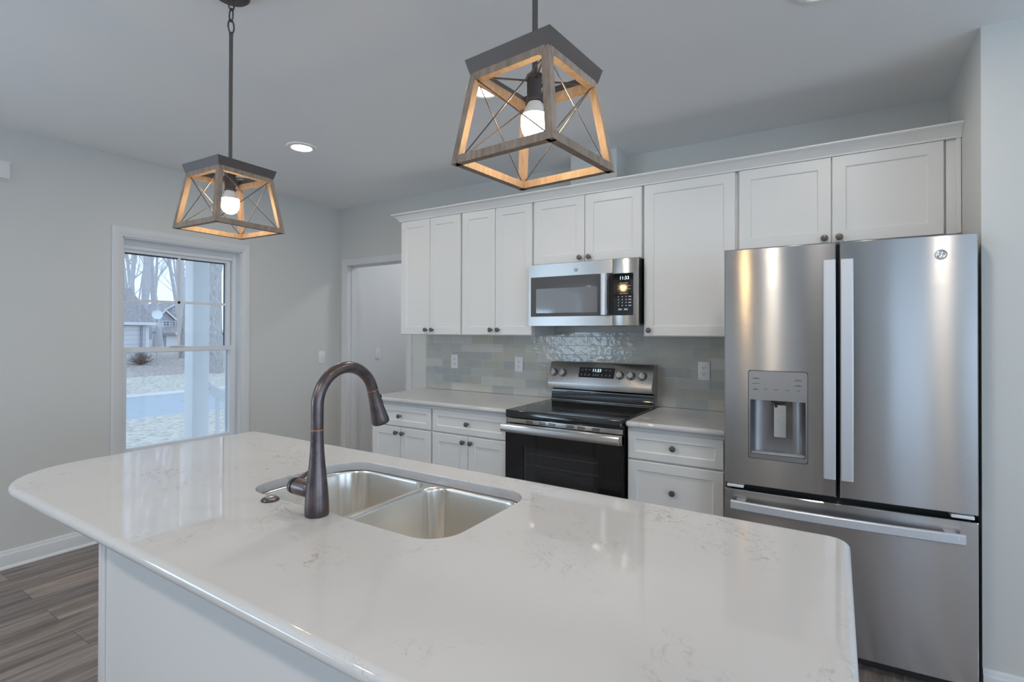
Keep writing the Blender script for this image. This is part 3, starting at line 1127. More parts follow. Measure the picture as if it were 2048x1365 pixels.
q = MB()
slab_on_face(q, .236, .494, 1.090, 1.158, .0002, .0016)
dp = q.build('display_panel', 'black_glass', bgd)
text('clock_digits', '11:33', .030, face_pt(.366, 1.138, .0022), (rotf, 0, 0), 'display', dp)
q = MB()
for i, xx in enumerate((.258, .285, .313, .405, .432, .462)):
    slab_on_face(q, xx - .006, xx + .006, 1.140, 1.1425, .0016, .002)
    if i in (1, 4):
        slab_on_face(q, xx - .005, xx + .005, 1.145, 1.147, .0016, .002)
for xx in (.256, .284, .312, .345, .362, .379, .408, .436, .464):
    slab_on_face(q, xx - .0025, xx + .0025, 1.110, 1.1145, .0016, .002)
    slab_on_face(q, xx - .007, xx + .007, 1.104, 1.1055, .0016, .002)
q.build('panel_print', 'mark', dp)
for xx in (.043, .114, .535, .612, .690):
    q = MB()
    rk = .0255
    ringp = [(rk, 0), (rk, .006), (rk * .86, .010), (rk * .80, .022), (rk * .72, .025)]
    ctr = face_pt(xx, 1.113)
    tx = Vector((1, 0, 0))
    q.loops([[ctr + fn_n * h + (tx * math.cos(2 * PI * k / 28) + slope_u * math.sin(2 * PI * k / 28)) * r_ for k in range(28)] for r_, h in ringp])
    kb = q.build('control_knob', 'steel_flat', bgd)
    q = MB()
    g = lambda u, v, h: ctr + tx * u + slope_u * v + fn_n * h
    q.loops([[g(-.0045, -.021, .02), g(.0045, -.021, .02), g(.0045, .021, .02), g(-.0045, .021, .02)], [g(-.003, -.019, .032), g(.003, -.019, .032), g(.003, .019, .032), g(-.003, .019, .032)]])
    q.build('grip', 'chrome', kb)
    q = MB()
    q.loops([[ctr + fn_n * h + (tx * math.cos(2 * PI * k / 28) + slope_u * math.sin(2 * PI * k / 28)) * r_ for k in range(28)] for r_, h in ((rk + .003, .0003), (rk + .003, .0015), (rk, .0015))], False, False)
    q.build('bezel', 'mark_dark', kb)
q = MB()
for xx in (.043, .114, .535, .612, .690):
    slab_on_face(q, xx - .003, xx + .003, 1.068, 1.0725, .0002, .0006)
    for da in (-50, 50):
        px, pz = xx + .034 * math.sin(R(da)), 1.113 + .030 * math.cos(R(da))
        slab_on_face(q, px - .002, px + .002, pz - .001, pz + .001, .0002, .0006)
q.build('dial_print', 'mark_dark', bgd)
# front: control strip with vents, door, drawer
q = MB().box(RX0 + .002, RX1 - .002, -.668, -.640, .838, .866, .002)
vs_ = q.build('vent_strip', 'steel_flat', rg)
q = MB()
for xx in (.165, .255, .32, .44, .51, .60):
    for zz in (.846, .855):
        q.box(xx - .024, xx + .024, -.6695, -.6675, zz - .0022, zz + .0022)
q.build('vent_slot', 'slot', vs_)
dz0, dz1 = .205, .832
wx0, wx1, wz0, wz1 = .128, .622, .33, .700
dr = MB()
bm = dr.bm
def frame_box(q, x0, x1, z0, z1, a0, a1, b0, b1, y0, y1):
    q.box(x0, a0, y0, y1, z0, z1)
    q.box(a1, x1, y0, y1, z0, z1)
    q.box(a0, a1, y0, y1, z0, b0)
    q.box(a0, a1, y0, y1, b1, z1)
frame_box(dr, RX0, RX1, dz0, dz1, wx0, wx1, wz0, wz1, -.684, -.646)
door = dr.build('oven_door', 'black_glass', rg)
MB().box(wx0 - .002, wx1 + .002, -.6838, -.680, wz0 - .002, wz1 + .002).build('oven_window', 'oven_glass', door)
q = MB()
q.box(wx0 - .012, wx1 + .012, -.6455, -.6415, wz0 - .02, wz1 + .02)
q.build('oven_cavity', 'oven_in', door)
q = MB()
for zz in (.655, .585):
    q.tube([(wx0 + .004, -.655, zz), (wx1 - .002, -.655, zz)], .0022, 8)
    for k in range(26):
        xx = wx0 + .02 + k * .018
        q.box(xx - .0009, xx + .0009, -.655, -.648, zz + .0015, zz + .0032)
q.box(wx0 + .001, wx0 + .006, -.666, -.648, wz0, wz1)
q.build('oven_rack', 'rack', door)
q = MB().box(RX0, RX1, -.690, -.646, dz1 - .052, dz1 + .002, .003)
q.build('door_top_strip', 'steel_flat', door)
q = MB()
for xx in (RX0 + .004, RX1 - .028):
    q.box(xx, xx + .024, -.735, -.688, .795, .830, .003)
pr_ = [(-.728, .792), (-.737, .790), (-.742, .797), (-.743, .812), (-.741, .828), (-.735, .834), (-.727, .832)]
q.prism(pr_, lambda p, t_: (RX0 - .001 if t_ == 0 else RX1 + .001, p[0], p[1]))
q.build('oven_handle', 'steel_flat', door)
q = MB()
q.box(RX1 - .0035, RX1 - .0005, -.678, -.646, dz0, dz1 - .06)
q.box(RX0 + .0005, RX0 + .0035, -.678, -.646, dz0, dz1 - .06)
q.build('door_edge', 'chrome_grey', door)
MB().box(RX0 + .002, RX1 - .002, -.684, -.645, .045, .196, .004).build('storage_drawer', 'steel_flat', rg)
for xx in (RX0 + .04, RX1 - .07):
    for yy in (-.6, -.12):
        MB().box(xx, xx + .03, yy, yy + .03, 0, .022).build('foot', 'rubber', rg)

# ------------------------------------------------------------------ microwave
mw = thing('microwave_oven', 'stainless over the range microwave hung below the short cabinet', 'microwave', (.38, -.2, 1.443))
MX0, MX1, MZ0, MZ1, MY = .003, .757, 1.443, 1.848, -.405
q = MB().box(MX0 + .006, MX1 - .004, -.372, -.0105, MZ0 + .012, MZ1 - .002)
body = q.build('body', 'slot', mw)
q = MB()
q.prism([(-.36, MZ0 + .012), (-.36, MZ0 + .001), (-.06, MZ0 + .001), (-.05, MZ0 + .012)], lambda p, t_: (MX0 + .02 if t_ == 0 else MX1 - .02, p[0], p[1]))
q.build('bottom_panel', 'grey_plastic', mw)
for xx in (.15, .42):
    MB().box(xx, xx + .19, -.345, -.18, MZ0 - .0005, MZ0 + .0015).build('grease_filter', 'slot', mw)
XS = .598
q = MB()
frame_box(q, MX0, XS - .0015, MZ0, MZ1, MX0 + .019, .545, 1.505, 1.765, MY, -.373)
dm = q.build('microwave_door', 'steel_flat', mw)
MB().box(MX0 + .018, XS - .0015, MY - .0008, -.376, 1.504, 1.766, .001).build('window_border', 'mw_glass', dm)
pts = rrect(.062, .498, 1.527, 1.688, .008, 0, 5)
MB().prism(pts, lambda p, t_: (p[0], MY - .0008 - .0012 * t_, p[1])).build('window_pane', 'mw_pane', dm)
q = MB()
hpts = [(.536, -.040), (.550, -.046), (.566, -.044), (.573, -.034), (.573, -.028), (.560, -.036), (.545, -.036), (.537, -.032)]
q.prism(hpts, lambda p, t_: (p[0], MY + p[1], 1.508 if t_ == 0 else 1.762))
q.box(.545, .565, MY - .036, MY, 1.520, 1.545)
q.box(.545, .565, MY - .036, MY, 1.725, 1.750)
q.build('door_handle', 'handle', dm)
q = MB()
q.box(.577, XS - .002, MY - .003, MY, 1.512, 1.760)
q.build('handle_recess', 'rubber', dm)
q = MB()
q.box(XS + .0005, MX1, MY, -.373, MZ0, MZ1, .0015)
pn = q.build('control_panel', 'steel_flat', mw)
pts = rrect(.6005, .728, 1.505, 1.760, .007, 0, 5)
kp = MB().prism(pts, lambda p, t_: (p[0], MY - .0016 * t_, p[1])).build('keypad', 'black_glass', pn)
text('clock_digits', '11:33', .028, (.672, MY - .0022, 1.730), (PI / 2, 0, 0), 'display', kp)
q = MB()
my = MY - .002
for r_, n_ in ((1.700, 1), (1.683, 3), (1.664, 3), (1.636, 1)):
    for k in range(n_):
        xx = .640 + k * .030 if n_ > 1 else .668
        w = .011 if n_ > 1 else .026
        q.box(xx - w, xx + w, my, MY - .0014, r_ - .0012, r_ + .0012)
for r_ in (1.618, 1.600, 1.582, 1.564):
    for k in range(4):
        xx = .636 + k * .0235
        w = .003 if k < 3 else .009
        q.box(xx - w, xx + w, my, MY - .0014, r_ - .0028, r_ + .0028)
for xx in (.645, .682):
    q.box(xx - .011, xx + .011, my, MY - .0014, 1.536, 1.546)
q.build('key_print', 'mark', kp)


def emblem(parent, x, z, y, r, local=False):
    q = MB().lathe([(r, 0), (r, .0014), (r * .93, .0024), (r * .82, .0020)], (x, y, z), 'Y', 36)
    e = q.build('emblem', 'chrome_grey', parent, local)
    q = MB()
    yy = y - .0024
    q.tube([(x + r * .72 * math.cos(a), yy, z + r * .72 * math.sin(a)) for a in [2 * PI * k / 32 for k in range(33)]], r * .035, 6, False)

    def curve(pts):
        q.tube([(x + r * a_, yy, z + r * b_) for a_, b_ in pts], r * .06, 6)
    curve([(-.02, .30), (-.18, .42), (-.40, .30), (-.50, .02), (-.40, -.26), (-.20, -.36), (-.04, -.22), (-.02, .0), (-.20, .0)])
    curve([(-.04, -.22), (.00, -.40), (-.14, -.52)])
    curve([(.46, .26), (.32, .42), (.14, .34), (.10, .16), (.24, .04)])
    curve([(.24, .04), (.08, -.10), (.10, -.32), (.30, -.40), (.48, -.24)])
    for k in range(4):
        a = PI / 4 + k * PI / 2
        curve([(.58 * math.cos(a - .35), .58 * math.sin(a - .35)), (.64 * math.cos(a), .64 * math.sin(a)), (.58 * math.cos(a + .35), .58 * math.sin(a + .35))])
    q.build('monogram', 'chrome', e)
    return e


emblem(dm, .352, 1.800, MY - .0003, .0125)

# ------------------------------------------------------------------ refrigerator (built in its own frame, then turned slightly)
fr = thing('refrigerator', 'stainless french door refrigerator with water dispenser beside the wall', 'refrigerator', (1.308, -.813, 0), R(2.5))
FW = .904
q = MB().box(.022, FW - .022, .075, .70, .02, 1.765)
q.build('body', pm('fridge_side_grey', (0.10, 0.10, 0.11), 0.5).m, fr, True)


def bow(x, x0=0.0, x1=FW, amt=.010):
    u = (x - x0) / (x1 - x0) * 2 - 1
    return -amt * (1 - u * u)


def door_mesh(x0, x1, z0, z1, hole=None, th=.065, e=.004):
    """curved front slab with an optional rectangular hole (x0,x1,z0,z1)"""
    q = MB()
    bm = q.bm
    xs = sorted(set([x0, x0 + e, x1 - e, x1] + [x0 + e + (x1 - x0 - 2 * e) * k / 14 for k in range(1, 14)] + (list(hole[:2]) if hole else [])))
    zs = sorted(set([z0, z0 + e, z1 - e, z1] + (list(hole[2:]) if hole else [])))
    V = {}

    def v(x, z):
        if (x, z) not in V:
            edge_ = x in (x0, x1) or z in (z0, z1)
            V[x, z] = bm.verts.new((x, bow(x) + (e if edge_ else 0), z))
        return V[x, z]
    for i in range(len(xs) - 1):
        for j in range(len(zs) - 1):
            if hole and hole[0] <= (xs[i] + xs[i + 1]) / 2 <= hole[1] and hole[2] <= (zs[j] + zs[j + 1]) / 2 <= hole[3]:
                continue
            bm.faces.new((v(xs[i], zs[j]), v(xs[i + 1], zs[j]), v(xs[i + 1], zs[j + 1]), v(xs[i], zs[j + 1])))
    per = [(x, z0) for x in xs] + [(x1, z) for z in zs[1:]] + [(x, z1) for x in reversed(xs[:-1])] + [(x0, z) for z in reversed(zs[1:-1])]
    bk = [bm.verts.new((x, th, z)) for x, z in per]
    n = len(per)
    for i in range(n):
        bm.faces.new((v(*per[i]), v(*per[(i + 1) % n]), bk[(i + 1) % n], bk[i]))
    if not hole:
        bm.faces.new(bk)
    return q


DH = (.104, .338, .832, 1.230)
dl = door_mesh(0.0, .4435, .704, 1.789, DH).build('door', 'steel', fr, True, smooth=.5)
dr_ = door_mesh(.4565, FW, .704, 1.789).build('door', 'steel', fr, True, smooth=.5)
fz = door_mesh(0.0, FW, .018 + .03, .677).build('freezer_drawer', 'steel', fr, True, smooth=.5)
q = MB()
q.box(.02, FW - .02, .050, .076, .677, .704)
q.box(.4435, .4565, .045, .076, .704, 1.785)
q.build('gasket', 'rubber', fr, True)
MB().box(.02, FW - .02, .03, .076, .012, .05).build('toe_grille', 'slot', fr, True)
for xx in (.012, FW - .082):
    MB().box(xx, xx + .07, -.002, .07, .687, .700, .002).build('hinge', 'ext_white', fr, True)
for xx in (.03, FW - .11):
    MB().box(xx, xx + .08, .03, .12, 1.7655, 1.785, .004).build('hinge_cover', 'slot', fr, True)


def v_handle(xa, xb, parent):
    q = MB()
    n = 14
    z0, z1 = .788, 1.711
    lp = []
    for k in range(n + 1):
        u = k / n
        z = z0 + (z1 - z0) * u
        yb = -.048 - .012 * (1 - (2 * u - 1) ** 2)
        lp.append([(xa, yb + .002, z), (xa + .004, yb - .002, z), (xb - .004, yb - .002, z), (xb, yb + .002, z), (xb, yb + .014, z), (xa, yb + .014, z)])
    q.loops(lp)
    for z in (z0 + .012, z1 - .052):
        q.box(xa + .006, xb - .006, -.048, -.006, z, z + .04, .003)
    q.build('door_handle', 'handle', parent, True)


v_handle(.396, .440, dl)
v_handle(.458, .502, dr_)
q = MB()
n = 18
lp = []
for k in range(n + 1):
    u = k / n
    x = .032 + (.857 - .032) * u
    yb = -.046 - .020 * (1 - (2 * u - 1) ** 2)
    z0, z1 = .598, .636
    lp.append([(x, yb + .002, z0), (x, yb - .002, z0 + .004), (x, yb - .002, z1 - .004), (x, yb + .002, z1), (x, yb + .014, z1), (x, yb + .014, z0)])
q.loops(lp)
for xx in (.05, .80):
    q.box(xx, xx + .04, -.05, -.004, z0 + .006, z1 - .006, .003)
q.build('drawer_handle', 'handle', fz, True)
# dispenser
yo = bow((DH[0] + DH[1]) / 2)
q = MB()
pts = rrect(DH[0] + .001, DH[1] - .001, DH[2] + .001, DH[3] - .001, .010, 0, 5)
inn = rrect(DH[0] + .007, DH[1] - .007, .852, 1.098, .004, 0, 5)
bm = q.bm
o_v = [bm.verts.new((x, bow(x) - .0012, z)) for x, z in pts]
i_v = [bm.verts.new((x, bow(x) - .0012, z)) for x, z in inn]
ed = []
for lpv in (o_v, i_v):
    ed += [bm.edges.new((lpv[i], lpv[(i + 1) % len(lpv)])) for i in range(len(lpv))]
bmesh.ops.triangle_fill(bm, use_beauty=True, use_dissolve=False, edges=ed)
o_b = [bm.verts.new((x, .02, z)) for x, z in pts]
for i in range(len(pts)):
    j = (i + 1) % len(pts)
    bm.faces.new((o_v[i], o_v[j], o_b[j], o_b[i]))
ds = q.build('dispenser', 'chrome_grey', dl, True, smooth=.5)
q = MB()      # rounded cavity going back
q.loops([[(x, yy if yy > 0 else bow(x) - .0012, z) for x, z in rrect(DH[0] + .007 + ins, DH[1] - .007 - ins, .852, 1.098, .004, 0, 5)] for yy, ins in ((0, 0), (.012, .0005), (.028, .004), (.042, .011), (.052, .021), (.058, .034), (.060, .05))], False, True)
q.build('dispenser_recess', 'recess_shade', dl, True, smooth=1.0)
q = MB()
pts_r = rrect(DH[0] - .0015, DH[1] + .0015, DH[2] - .0015, DH[3] + .0015, .011, 0, 5)
q.tube([(x, bow(x) - .0006, z) for x, z in pts_r + pts_r[:1]], .0011, 6, False)
q.build('dispenser_outline', 'mark_dark', dl, True)


def on_disp(q, x0, x1, z0, z1):
    y = bow((x0 + x1) / 2) - .0014
    q.box(x0, x1, y - .0008, y + .001, z0, z1)


q = MB()
for x0, x1, zz in ((.125, .143, 1.198), (.120, .150, 1.194), (.118, .150, 1.172), (.124, .140, 1.148), (.122, .146, 1.144), (.166, .180, 1.148), (.208, .226, 1.148), (.252, .268, 1.148), (.296, .310, 1.148), (.292, .314, 1.196), (.288, .318, 1.191), (.296, .310, 1.172), (.286, .318, 1.168)):
    on_disp(q, x0, x1, zz - .0011, zz + .0011)
q.build('dispenser_print', 'mark_dark', dl, True)
q = MB()
q.lathe([(.034, .0), (.034, -.006), (.024, -.010), (.012, -.011)], (.228, .034, 1.097), 'Z', 24)
q.lathe([(.006, 0), (.006, -.022), (.004, -.024)], (.214, .030, 1.088), 'Z', 12)
q.build('dispenser_nozzle', 'slot', dl, True)
q = MB()
for zt_, zb_ in ((1.075, .932),):
    q.loops([[(.206, .030, zt_), (.254, .030, zt_), (.254, .040, zt_), (.206, .040, zt_)], [(.206, .030, (zt_ + zb_) / 2), (.254, .030, (zt_ + zb_) / 2), (.254, .040, (zt_ + zb_) / 2), (.206, .040, (zt_ + zb_) / 2)], [(.206, .022, zb_), (.254, .022, zb_), (.254, .032, zb_), (.206, .032, zb_)]])
q.build('dispenser_paddle', 'chrome', dl, True)
q = MB()
q.box(DH[0] + .009, DH[1] - .009, .004, .058, .8525, .858, .001)
q.build('drip_tray', 'grey_plastic', dl, True)
emblem(dr_, .792, 1.712, bow(.792) - .0003, .020, True)

# ------------------------------------------------------------------ pendants


def pendant(label, x, y, rz):
    t = thing('pendant_lamp', label, 'pendant lamp', (x, y, H), rz, 'square frame pendant lamps over the island')
    zb, zt, zc0, zc1 = 1.757 - H, 1.952 - H, 1.950 - H, 1.9795 - H
    sb, st = .254, .196
    MB().lathe([(.058, 0), (.060, -.003), (.060, -.013), (.054, -.019), (.012, -.022), (.010, -.028)], (0, 0, -.0005), 'Z', 36).build('canopy', 'dark_metal', t, True)
    zz = -.022
    for k in range(3):
        q = MB()
        pts = []
        for i in range(25):
            a = 2 * PI * i / 24
            u, v = .0105 * math.cos(a), .0235 * math.sin(a)
            pts.append((u, 0, zz - .020 + v) if k % 2 else (0, u, zz - .020 + v))
        q.tube(pts, .0028, 8, False)
        q.build('chain_link', 'dark_metal', t, True, weld=True)
        zz -= .0405
    q = MB()
    q.lathe([(.002, 0), (.0065, -.004), (.0075, -.010), (.0062, -.014), (.0062, (zt - .055) - zz)], (0, 0, zz + .002), 'Z', 18)
    q.build('rod', 'dark_metal', t, True)
    # flared open cap band
    def sq(s_, z):
        h = s_ / 2
        return [(-h, -h, z), (h, -h, z), (h, h, z), (-h, h, z)]
    q = MB()
    L = [sq(.198, zc0), sq(.214, zc1), sq(.210, zc1), sq(.180, zc0 + .001)]
    vs = q.loops(L + L[:1], False, False)
    q.build('cap', 'dark_metal', t, True, weld=True)
    # tapered wooden frame
    q = MB()
    w = .0165

    def cnr(i, j, z, ins=0.0):
        u = (z - zb) / (zt - zb)
        h = (sb + (st - sb) * u) / 2 - ins
        return Vector((i * h, j * h, z))
    for z in (zb + w / 2, zt - w / 2):
        for (i, j), (k, l) in (((-1, -1), (1, -1)), ((1, -1), (1, 1)), ((1, 1), (-1, 1)), ((-1, 1), (-1, -1))):
            q.bar(cnr(i, j, z, w / 2), cnr(k, l, z, w / 2), w, w)
    for i in (-1, 1):
        for j in (-1, 1):
            lo, hi = [], []
            for (z, ls_) in ((zb, lo), (zt, hi)):
                c0 = cnr(i, j, z)
                ls_ += [c0, c0 - Vector((i * w, 0, 0)), c0 - Vector((i * w, j * w, 0)), c0 - Vector((0, j * w, 0))]
            q.loops([lo, hi])
    q.build('frame', 'wood', t, True)
    for (i, j), (k, l) in (((-1, -1), (1, -1)), ((1, -1), (1, 1)), ((1, 1), (-1, 1)), ((-1, 1), (-1, -1))):
        q = MB()
        a0, b0 = cnr(i, j, zb + w, w * .7), cnr(k, l, zb + w, w * .7)
        a1, b1 = cnr(i, j, zt - w, w * .7), cnr(k, l, zt - w, w * .7)
        d = (b0 - a0).normalized() * w * .35
        d1 = (b1 - a1).normalized() * w * .35
        q.tube([a0 + d, b1 - d1], .0014, 8)
        q.tube([b0 - d, a1 + d1], .0014, 8)
        q.build('cross_wire', 'wire', t, True)
    q = MB()
    for i, j in ((1, 1), (1, -1), (-1, 1), (-1, -1)):
        q.tube([(0, 0, zt - .006), (i * st * .46, j * st * .46, zt - .006)], .0022, 8)
    q.build('hanging_bracket', 'dark_metal', t, True)
    zs = zt + .004
    q = MB().lathe([(.006, .004), (.0175, .002), (.0185, 0), (.0180, -.003), (.0172, -.005), (.0172, -.050), (.0180, -.053), (.0180, -.056), (.0150, -.056)], (0, 0, zs), 'Z', 28)
    q.build('socket', 'dark_metal', t, True)
    zs -= .057
    q = MB().lathe([(.0145, 0), (.0165, -.003), (.0185, -.009), (.0235, -.020), (.0288, -.029)], (0, 0, zs), 'Z', 28)
    bl = q.build('bulb', 'globe_base', t, True)
    q = MB().lathe([(.0289, -.029), (.0302, -.038), (.0298, -.050), (.0268, -.063), (.0205, -.0735), (.012, -.0795), (.003, -.081)], (0, 0, zs), 'Z', 28, True, True)
    q.build('bulb_dome', 'bulb', bl, True)
    return t


pendant('square wood framed pendant lamp hanging nearest the window', -.0566, -2.3843, R(2.4))
pendant('square wood framed pendant lamp hanging over the middle of the island', 1.2026, -2.4241, R(-4.9))

# recessed ceiling lights


def can(label, x, y):
    t = thing('recessed_light', label, 'ceiling light', (x, y, H), 0, 'round recessed ceiling lights')
    MB().lathe([(.092, -.0005), (.092, -.004), (.086, -.009), (.070, -.010), (.062, -.006)], (x, y, H), 'Z', 40, False, False).build('trim_ring', 'plastic_white', t)
    MB().lathe([(.063, -.0055), (.05, -.0075), (.02, -.0085)], (x, y, H), 'Z', 32, True, True).build('lens', 'can', t)


can('round lit recessed ceiling light near the left wall', -1.195, -1.290)
can('round lit recessed ceiling light seen through the pendant frame over the sink', .279, -1.308)
can('round recessed ceiling light at the top edge above the refrigerator', 1.717, -1.316)

# unseen lamp added to brighten the room beyond the doorway
tl = thing('added_hall_lamp', 'unseen white ceiling lamp added to brighten the room beyond the doorway', 'ceiling light', (-1.5, .9, H))
MB().lathe([(.14, -.0005), (.14, -.02), (.13, -.025)], (-1.5, .9, H), 'Z', 32).build('base', 'plastic_white', tl)
MB().lathe([(.13, -.0255), (.125, -.05), (.09, -.075), (.02, -.085)], (-1.5, .9, H), 'Z', 32).build('diffuser', emit('hall_fill_glow', (0.93, 0.96, 1.0), 42), tl)

# ------------------------------------------------------------------ outdoors
GZ = -.6


def ground(name, mat, x0, x1, y0, y1, z0, z1, th=.2):
    q = MB()
    q.loops([[(x0, y0, z0), (x0, y1, z0), (x0, y1, z0 - th), (x0, y0, z0 - th)], [(x1, y0, z1), (x1, y1, z1), (x1, y1, z1 - th), (x1, y0, z1 - th)]])
    return struct(q.build(name, mat))


ground('lawn_near', 'lawn', -11.7, -4.4, -30, 40, GZ, GZ)
ground('road', 'asphalt', -16.0, -11.7, -30, 40, GZ - .02, GZ - .02)
ground('curb', 'concrete', -16.6, -16.0, -30, 40, GZ + .03, GZ + .02)
ground('lawn_far', 'lawn', -19.5, -16.6, -30, 40, -.27, GZ + .03)
ground('lawn_leaf_litter', 'leaves', -24.0, -19.5, -30, 60, .06, -.27)
ground('terrain_far', 'leaves', -140, -24, -60, 110, .10, .06)
struct(MB().box(-4.35, XL - .165, -2.6, -.36, -.22, -.08).build('porch_floor', 'concrete'))
struct(MB().box(-4.4, XL - .165, -3.5, .5, 2.62, 2.75).build('porch_roof', 'ext_white'))

pc = thing('porch_column', 'square white porch column standing outside the window', 'column', (-4.085, -.505, -.08))
MB().box(-4.17, -4.0, -.59, -.42, -.079, 2.619, .004).build('shaft', 'ext_white', pc)
q = MB()
q.box(-4.185, -3.985, -.605, -.405, -.0795, .09, .006)
q.build('plinth', 'ext_white', pc)
hr = thing('stair_handrail', 'white sloping stair handrail beside the porch column', 'handrail', (-4.0, -.41, -.3))
q = MB()
ra, rb = Vector((-4.03, -.418, .818)), Vector((-4.03, .75, .06))
q.tube([ra, rb], .032, 14)
q.build('top_rail', 'ext_white', hr)
q = MB()
q.bar(ra - Vector((0, 0, .055)), rb - Vector((0, 0, .055)), .04, .07)
q.build('rail_bracket', 'ext_white', hr)
q = MB()
q.bar(ra - Vector((0, 0, .74)), rb - Vector((0, 0, .60)), .04, .06)
q.build('bottom_rail', 'ext_white', hr)
for k in range(9):
    u = (k + .9) / 10
    p = ra.lerp(rb, u)
    MB().box(-4.045, -4.015, p.y - .016, p.y + .016, p.z - .70 + .10 * u, p.z - .05).build('baluster', 'ext_white', hr)

# garage across the street: eave wall facing the street
gar = thing('garage', 'white sided garage with shingle roof across the street', 'building', (-26.2, 4.0, .05))
GX, GY0, GY1 = -23.75, -1.0, 7.15
MB().box(GX - 5, GX, GY0, GY1, -.1, 1.62).build('wall', 'siding', gar)
q = MB()
q.prism([(GX + .2, 1.64), (GX + .2, 1.74), (GX - 2.45, 3.40), (GX - 5.2, 1.74), (GX - 5.2, 1.64)], lambda p, t_: (p[0], GY0 - .3 if t_ == 0 else 7.40, p[1]))
q.build('roof', 'shingle', gar)
MB().box(GX + .18, GX + .30, GY0 - .3, 7.42, 1.64, 1.76).build('gutter', 'ext_white', gar)
MB().box(GX - .08, GX + .03, GY1 - .10, GY1 + .03, -.1, 1.63).build('corner_board', 'ext_white', gar)
MB().box(GX + .03, GX + .10, GY1 - .30, GY1 - .23, .0, 1.63).build('downspout', 'siding_grey', gar)

dish = thing('satellite_dish', 'pale round satellite dish on a pole beside the garage', 'satellite dish', (-22.2, 6.85, .0))
q = MB()
n = 24
cd = Vector((-22.16, 6.83, 2.06))
dn = Vector((.95, -.25, .2)).normalized()
du = dn.cross(Vector((0, 0, 1))).normalized()
dv = du.cross(dn)
q.loops([[cd + dn * h + (du * math.cos(2 * PI * k / n) + dv * math.sin(2 * PI * k / n)) * r_ for k in range(n)] for r_, h in ((.01, 0), (.09, .006), (.15, .02), (.19, .036), (.19, .028), (.15, .01), (.01, -.01))])
q.build('reflector', 'ext_white', dish)
MB().tube([(-22.22, 6.84, -.1), (-22.22, 6.84, 1.95), tuple(cd - dn * .015)], .018, 10).build('pole', 'siding_grey', dish)


def house(name, label, x, y0, y1, zb, ze, zr, depth, wall, roofm, wins, gable=True):
    """simple building; the gable end (or eave) faces the street (+X)"""
    t = thing(name, label, 'building', (x - depth / 2, (y0 + y1) / 2, zb))
    MB().box(x - depth, x, y0, y1, zb - .5, ze).build('wall', wall, t)
    q = MB()
    ym = (y0 + y1) / 2
    q.prism([(y0 - .3, ze - .1), (y0 - .3, ze + .08), (ym, zr), (y1 + .3, ze + .08), (y1 + .3, ze - .1), (ym, zr - .2)], lambda p, tt: (x + .3 - (depth + .6) * tt, p[0], p[1]))
    q.build('roof', roofm, t)
    q = MB()
    q.prism([(y0, ze), (ym, zr - .2), (y1, ze)], lambda p, tt: (x - .01 - .1 * tt, p[0], p[1]))
    q.build('gable', wall, t)
    q = MB()
    q.bar((x + .31, y0 - .3, ze), (x + .31, ym, zr - .08), .03, .2)
    q.bar((x + .31, y1 + .3, ze), (x + .31, ym, zr - .08), .03, .2)
    q.build('fascia', 'ext_white', t)
    for (a, b, z0, z1) in wins:
        q = MB()
        frame_y(q, x, a, b, z0, z1)
        w = q.build('window', 'ext_white', t)
        MB().box(x + .01, x + .03, a, b, z0, z1).build('pane', 'ext_dark', w)
    return t


def frame_y(q, x, a, b, z0, z1):
    w = .08
    q.box(x, x + .06, a - w, a, z0 - w, z1 + w)
    q.box(x, x + .06, b, b + w, z0 - w, z1 + w)
    q.box(x, x + .06, a, b, z0 - w, z0)
    q.box(x, x + .06, a, b, z1, z1 + w)
    m_ = (a + b) / 2
    q.box(x, x + .06, m_ - .03, m_ + .03, z0, z1)
    q.box(x, x + .06, a, b, (z0 + z1) / 2 - .03, (z0 + z1) / 2 + .03)


house('house', 'grey house with small front gable far beyond the bare trees', -83, 32.7, 35.0, 0, 3.05, 4.5, 2.8, 'siding_grey', 'shingle', [(33.6, 34.4, 2.13, 2.79)])
house('house', 'larger grey gabled house rising behind the small gable', -86, 34.3, 39.6, 0, 3.9, 5.9, 9, 'siding_grey', 'shingle', [(35.9, 36.6, 2.2, 2.8), (36.3, 36.6, 4.2, 4.8), (36.8, 37.1, 4.2, 4.8)])
house('shed', 'small cream shed with a four pane window behind the porch column', -40, 15.85, 19.2, 0, 1.15, 2.1, 1.8, 'ext_white', 'shingle', [(16.08, 16.56, .70, 1.18)])
house('shed', 'low plain grey shed just left of the cream shed', -42.2, 16.02, 17.3, 0, 1.25, 1.42, 1.3, 'siding_grey', 'shingle', [])


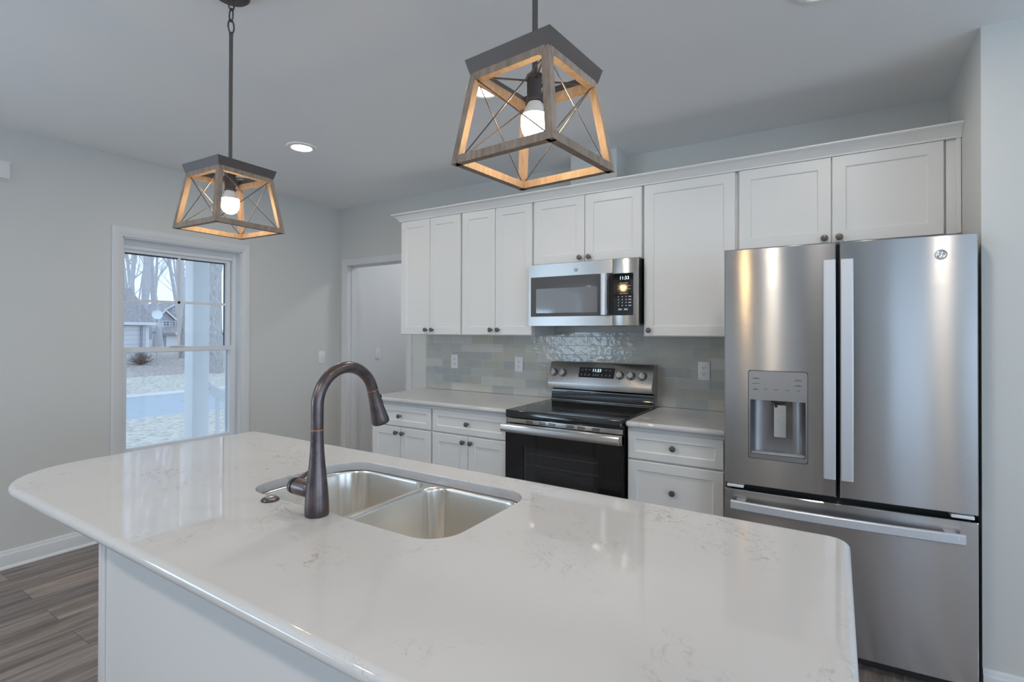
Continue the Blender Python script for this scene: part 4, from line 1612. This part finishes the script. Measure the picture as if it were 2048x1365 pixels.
def tree(label, x, y, zb, h, r, seed, lean=(0, 0), mat='bark_haze', nbr=14, group='bare winter trees', depth=3, first=.28):
    rnd = random.Random(seed)
    q = MB()

    def branch(p, d, ln, rad, lev):
        pts, rads = [p.copy()], [rad]
        n = 5 if lev == 0 else 4
        for k in range(n):
            jit = .06 if lev == 0 else .22
            d = (d + Vector((rnd.uniform(-jit, jit), rnd.uniform(-jit, jit), rnd.uniform(-.02, .10)))).normalized()
            p = p + d * (ln / n)
            pts.append(p.copy())
            rads.append(rad * (1 - .80 * (k + 1) / n) + .003)
        q.tube(pts, rads, 8 if lev == 0 else 4 if lev == 1 else 3, False)
        if lev < depth:
            cnt = nbr if lev == 0 else 5 if lev == 1 else 3
            for k in range(cnt):
                u = rnd.uniform(first if lev == 0 else .2, .98)
                i = min(int(u * n), n - 1)
                bp = pts[i].lerp(pts[i + 1], u * n - i)
                az = rnd.uniform(0, 2 * PI)
                el = rnd.uniform(.35, 1.05)
                bd = Vector((math.cos(az) * math.cos(el), math.sin(az) * math.cos(el), math.sin(el)))
                branch(bp, (bd + d * .35).normalized(), ln * rnd.uniform(.30, .5) * (1 - .35 * u if lev == 0 else 1), max(rads[i] * .38, .007), lev + 1)
    branch(Vector((x, y, zb - .1)), Vector((lean[0], lean[1], 1)).normalized(), h, r, 0)
    o = q.build('bare_tree', mat, None, smooth=1.2)
    return tag(o, label, 'tree', group)


tree('thick pale barked tree trunk just right of the porch column', -19.49, 7.78, -.28, 14, .32, 3, (0.0, .0), 'bark', 9)
tree('slim pale forked tree standing left of the porch column', -25.5, 9.36, .05, 12, .15, 5, (0, .04), 'bark', 12)
tree('grey tree trunk close beside the left edge of the porch column', -29.0, 11.05, .05, 14, .26, 9, (0, .0), 'bark_haze', 12)
rnd = random.Random(11)
for i in range(27):
    u = rnd.random() if i < 22 else 1.0 + .55 * rnd.random()
    dx, dy = -.935 + .0314 * u, .3546 + .0738 * u
    d = rnd.uniform(31, 66)
    tree('tall bare grey winter tree in the woods beyond the garage', 1.75 + dx * d, -3.384 + dy * d, .0, rnd.uniform(14, 19), rnd.uniform(.08, .19), 60 + i,
         (rnd.uniform(-.10, .10), rnd.uniform(-.16, .16)), 'bark_haze', 9)

shr = MB()
rnd = random.Random(4)
for k in range(170):
    az, el = rnd.uniform(0, 2 * PI), rnd.uniform(.2, 1.5)
    p = Vector((-22.9, 6.55, .0))
    d = Vector((math.cos(az) * math.cos(el), math.sin(az) * math.cos(el), math.sin(el)))
    ln = rnd.uniform(.35, .58)
    shr.tube([p, p + d * ln * .6, p + d * ln + Vector((rnd.uniform(-.08, .08), rnd.uniform(-.08, .08), rnd.uniform(-.05, .1)))], [.02, .012, .005], 4, False)
tag(shr.build('leafless_shrub', 'twig'), 'round brown leafless shrub in front of the garage', 'shrub')
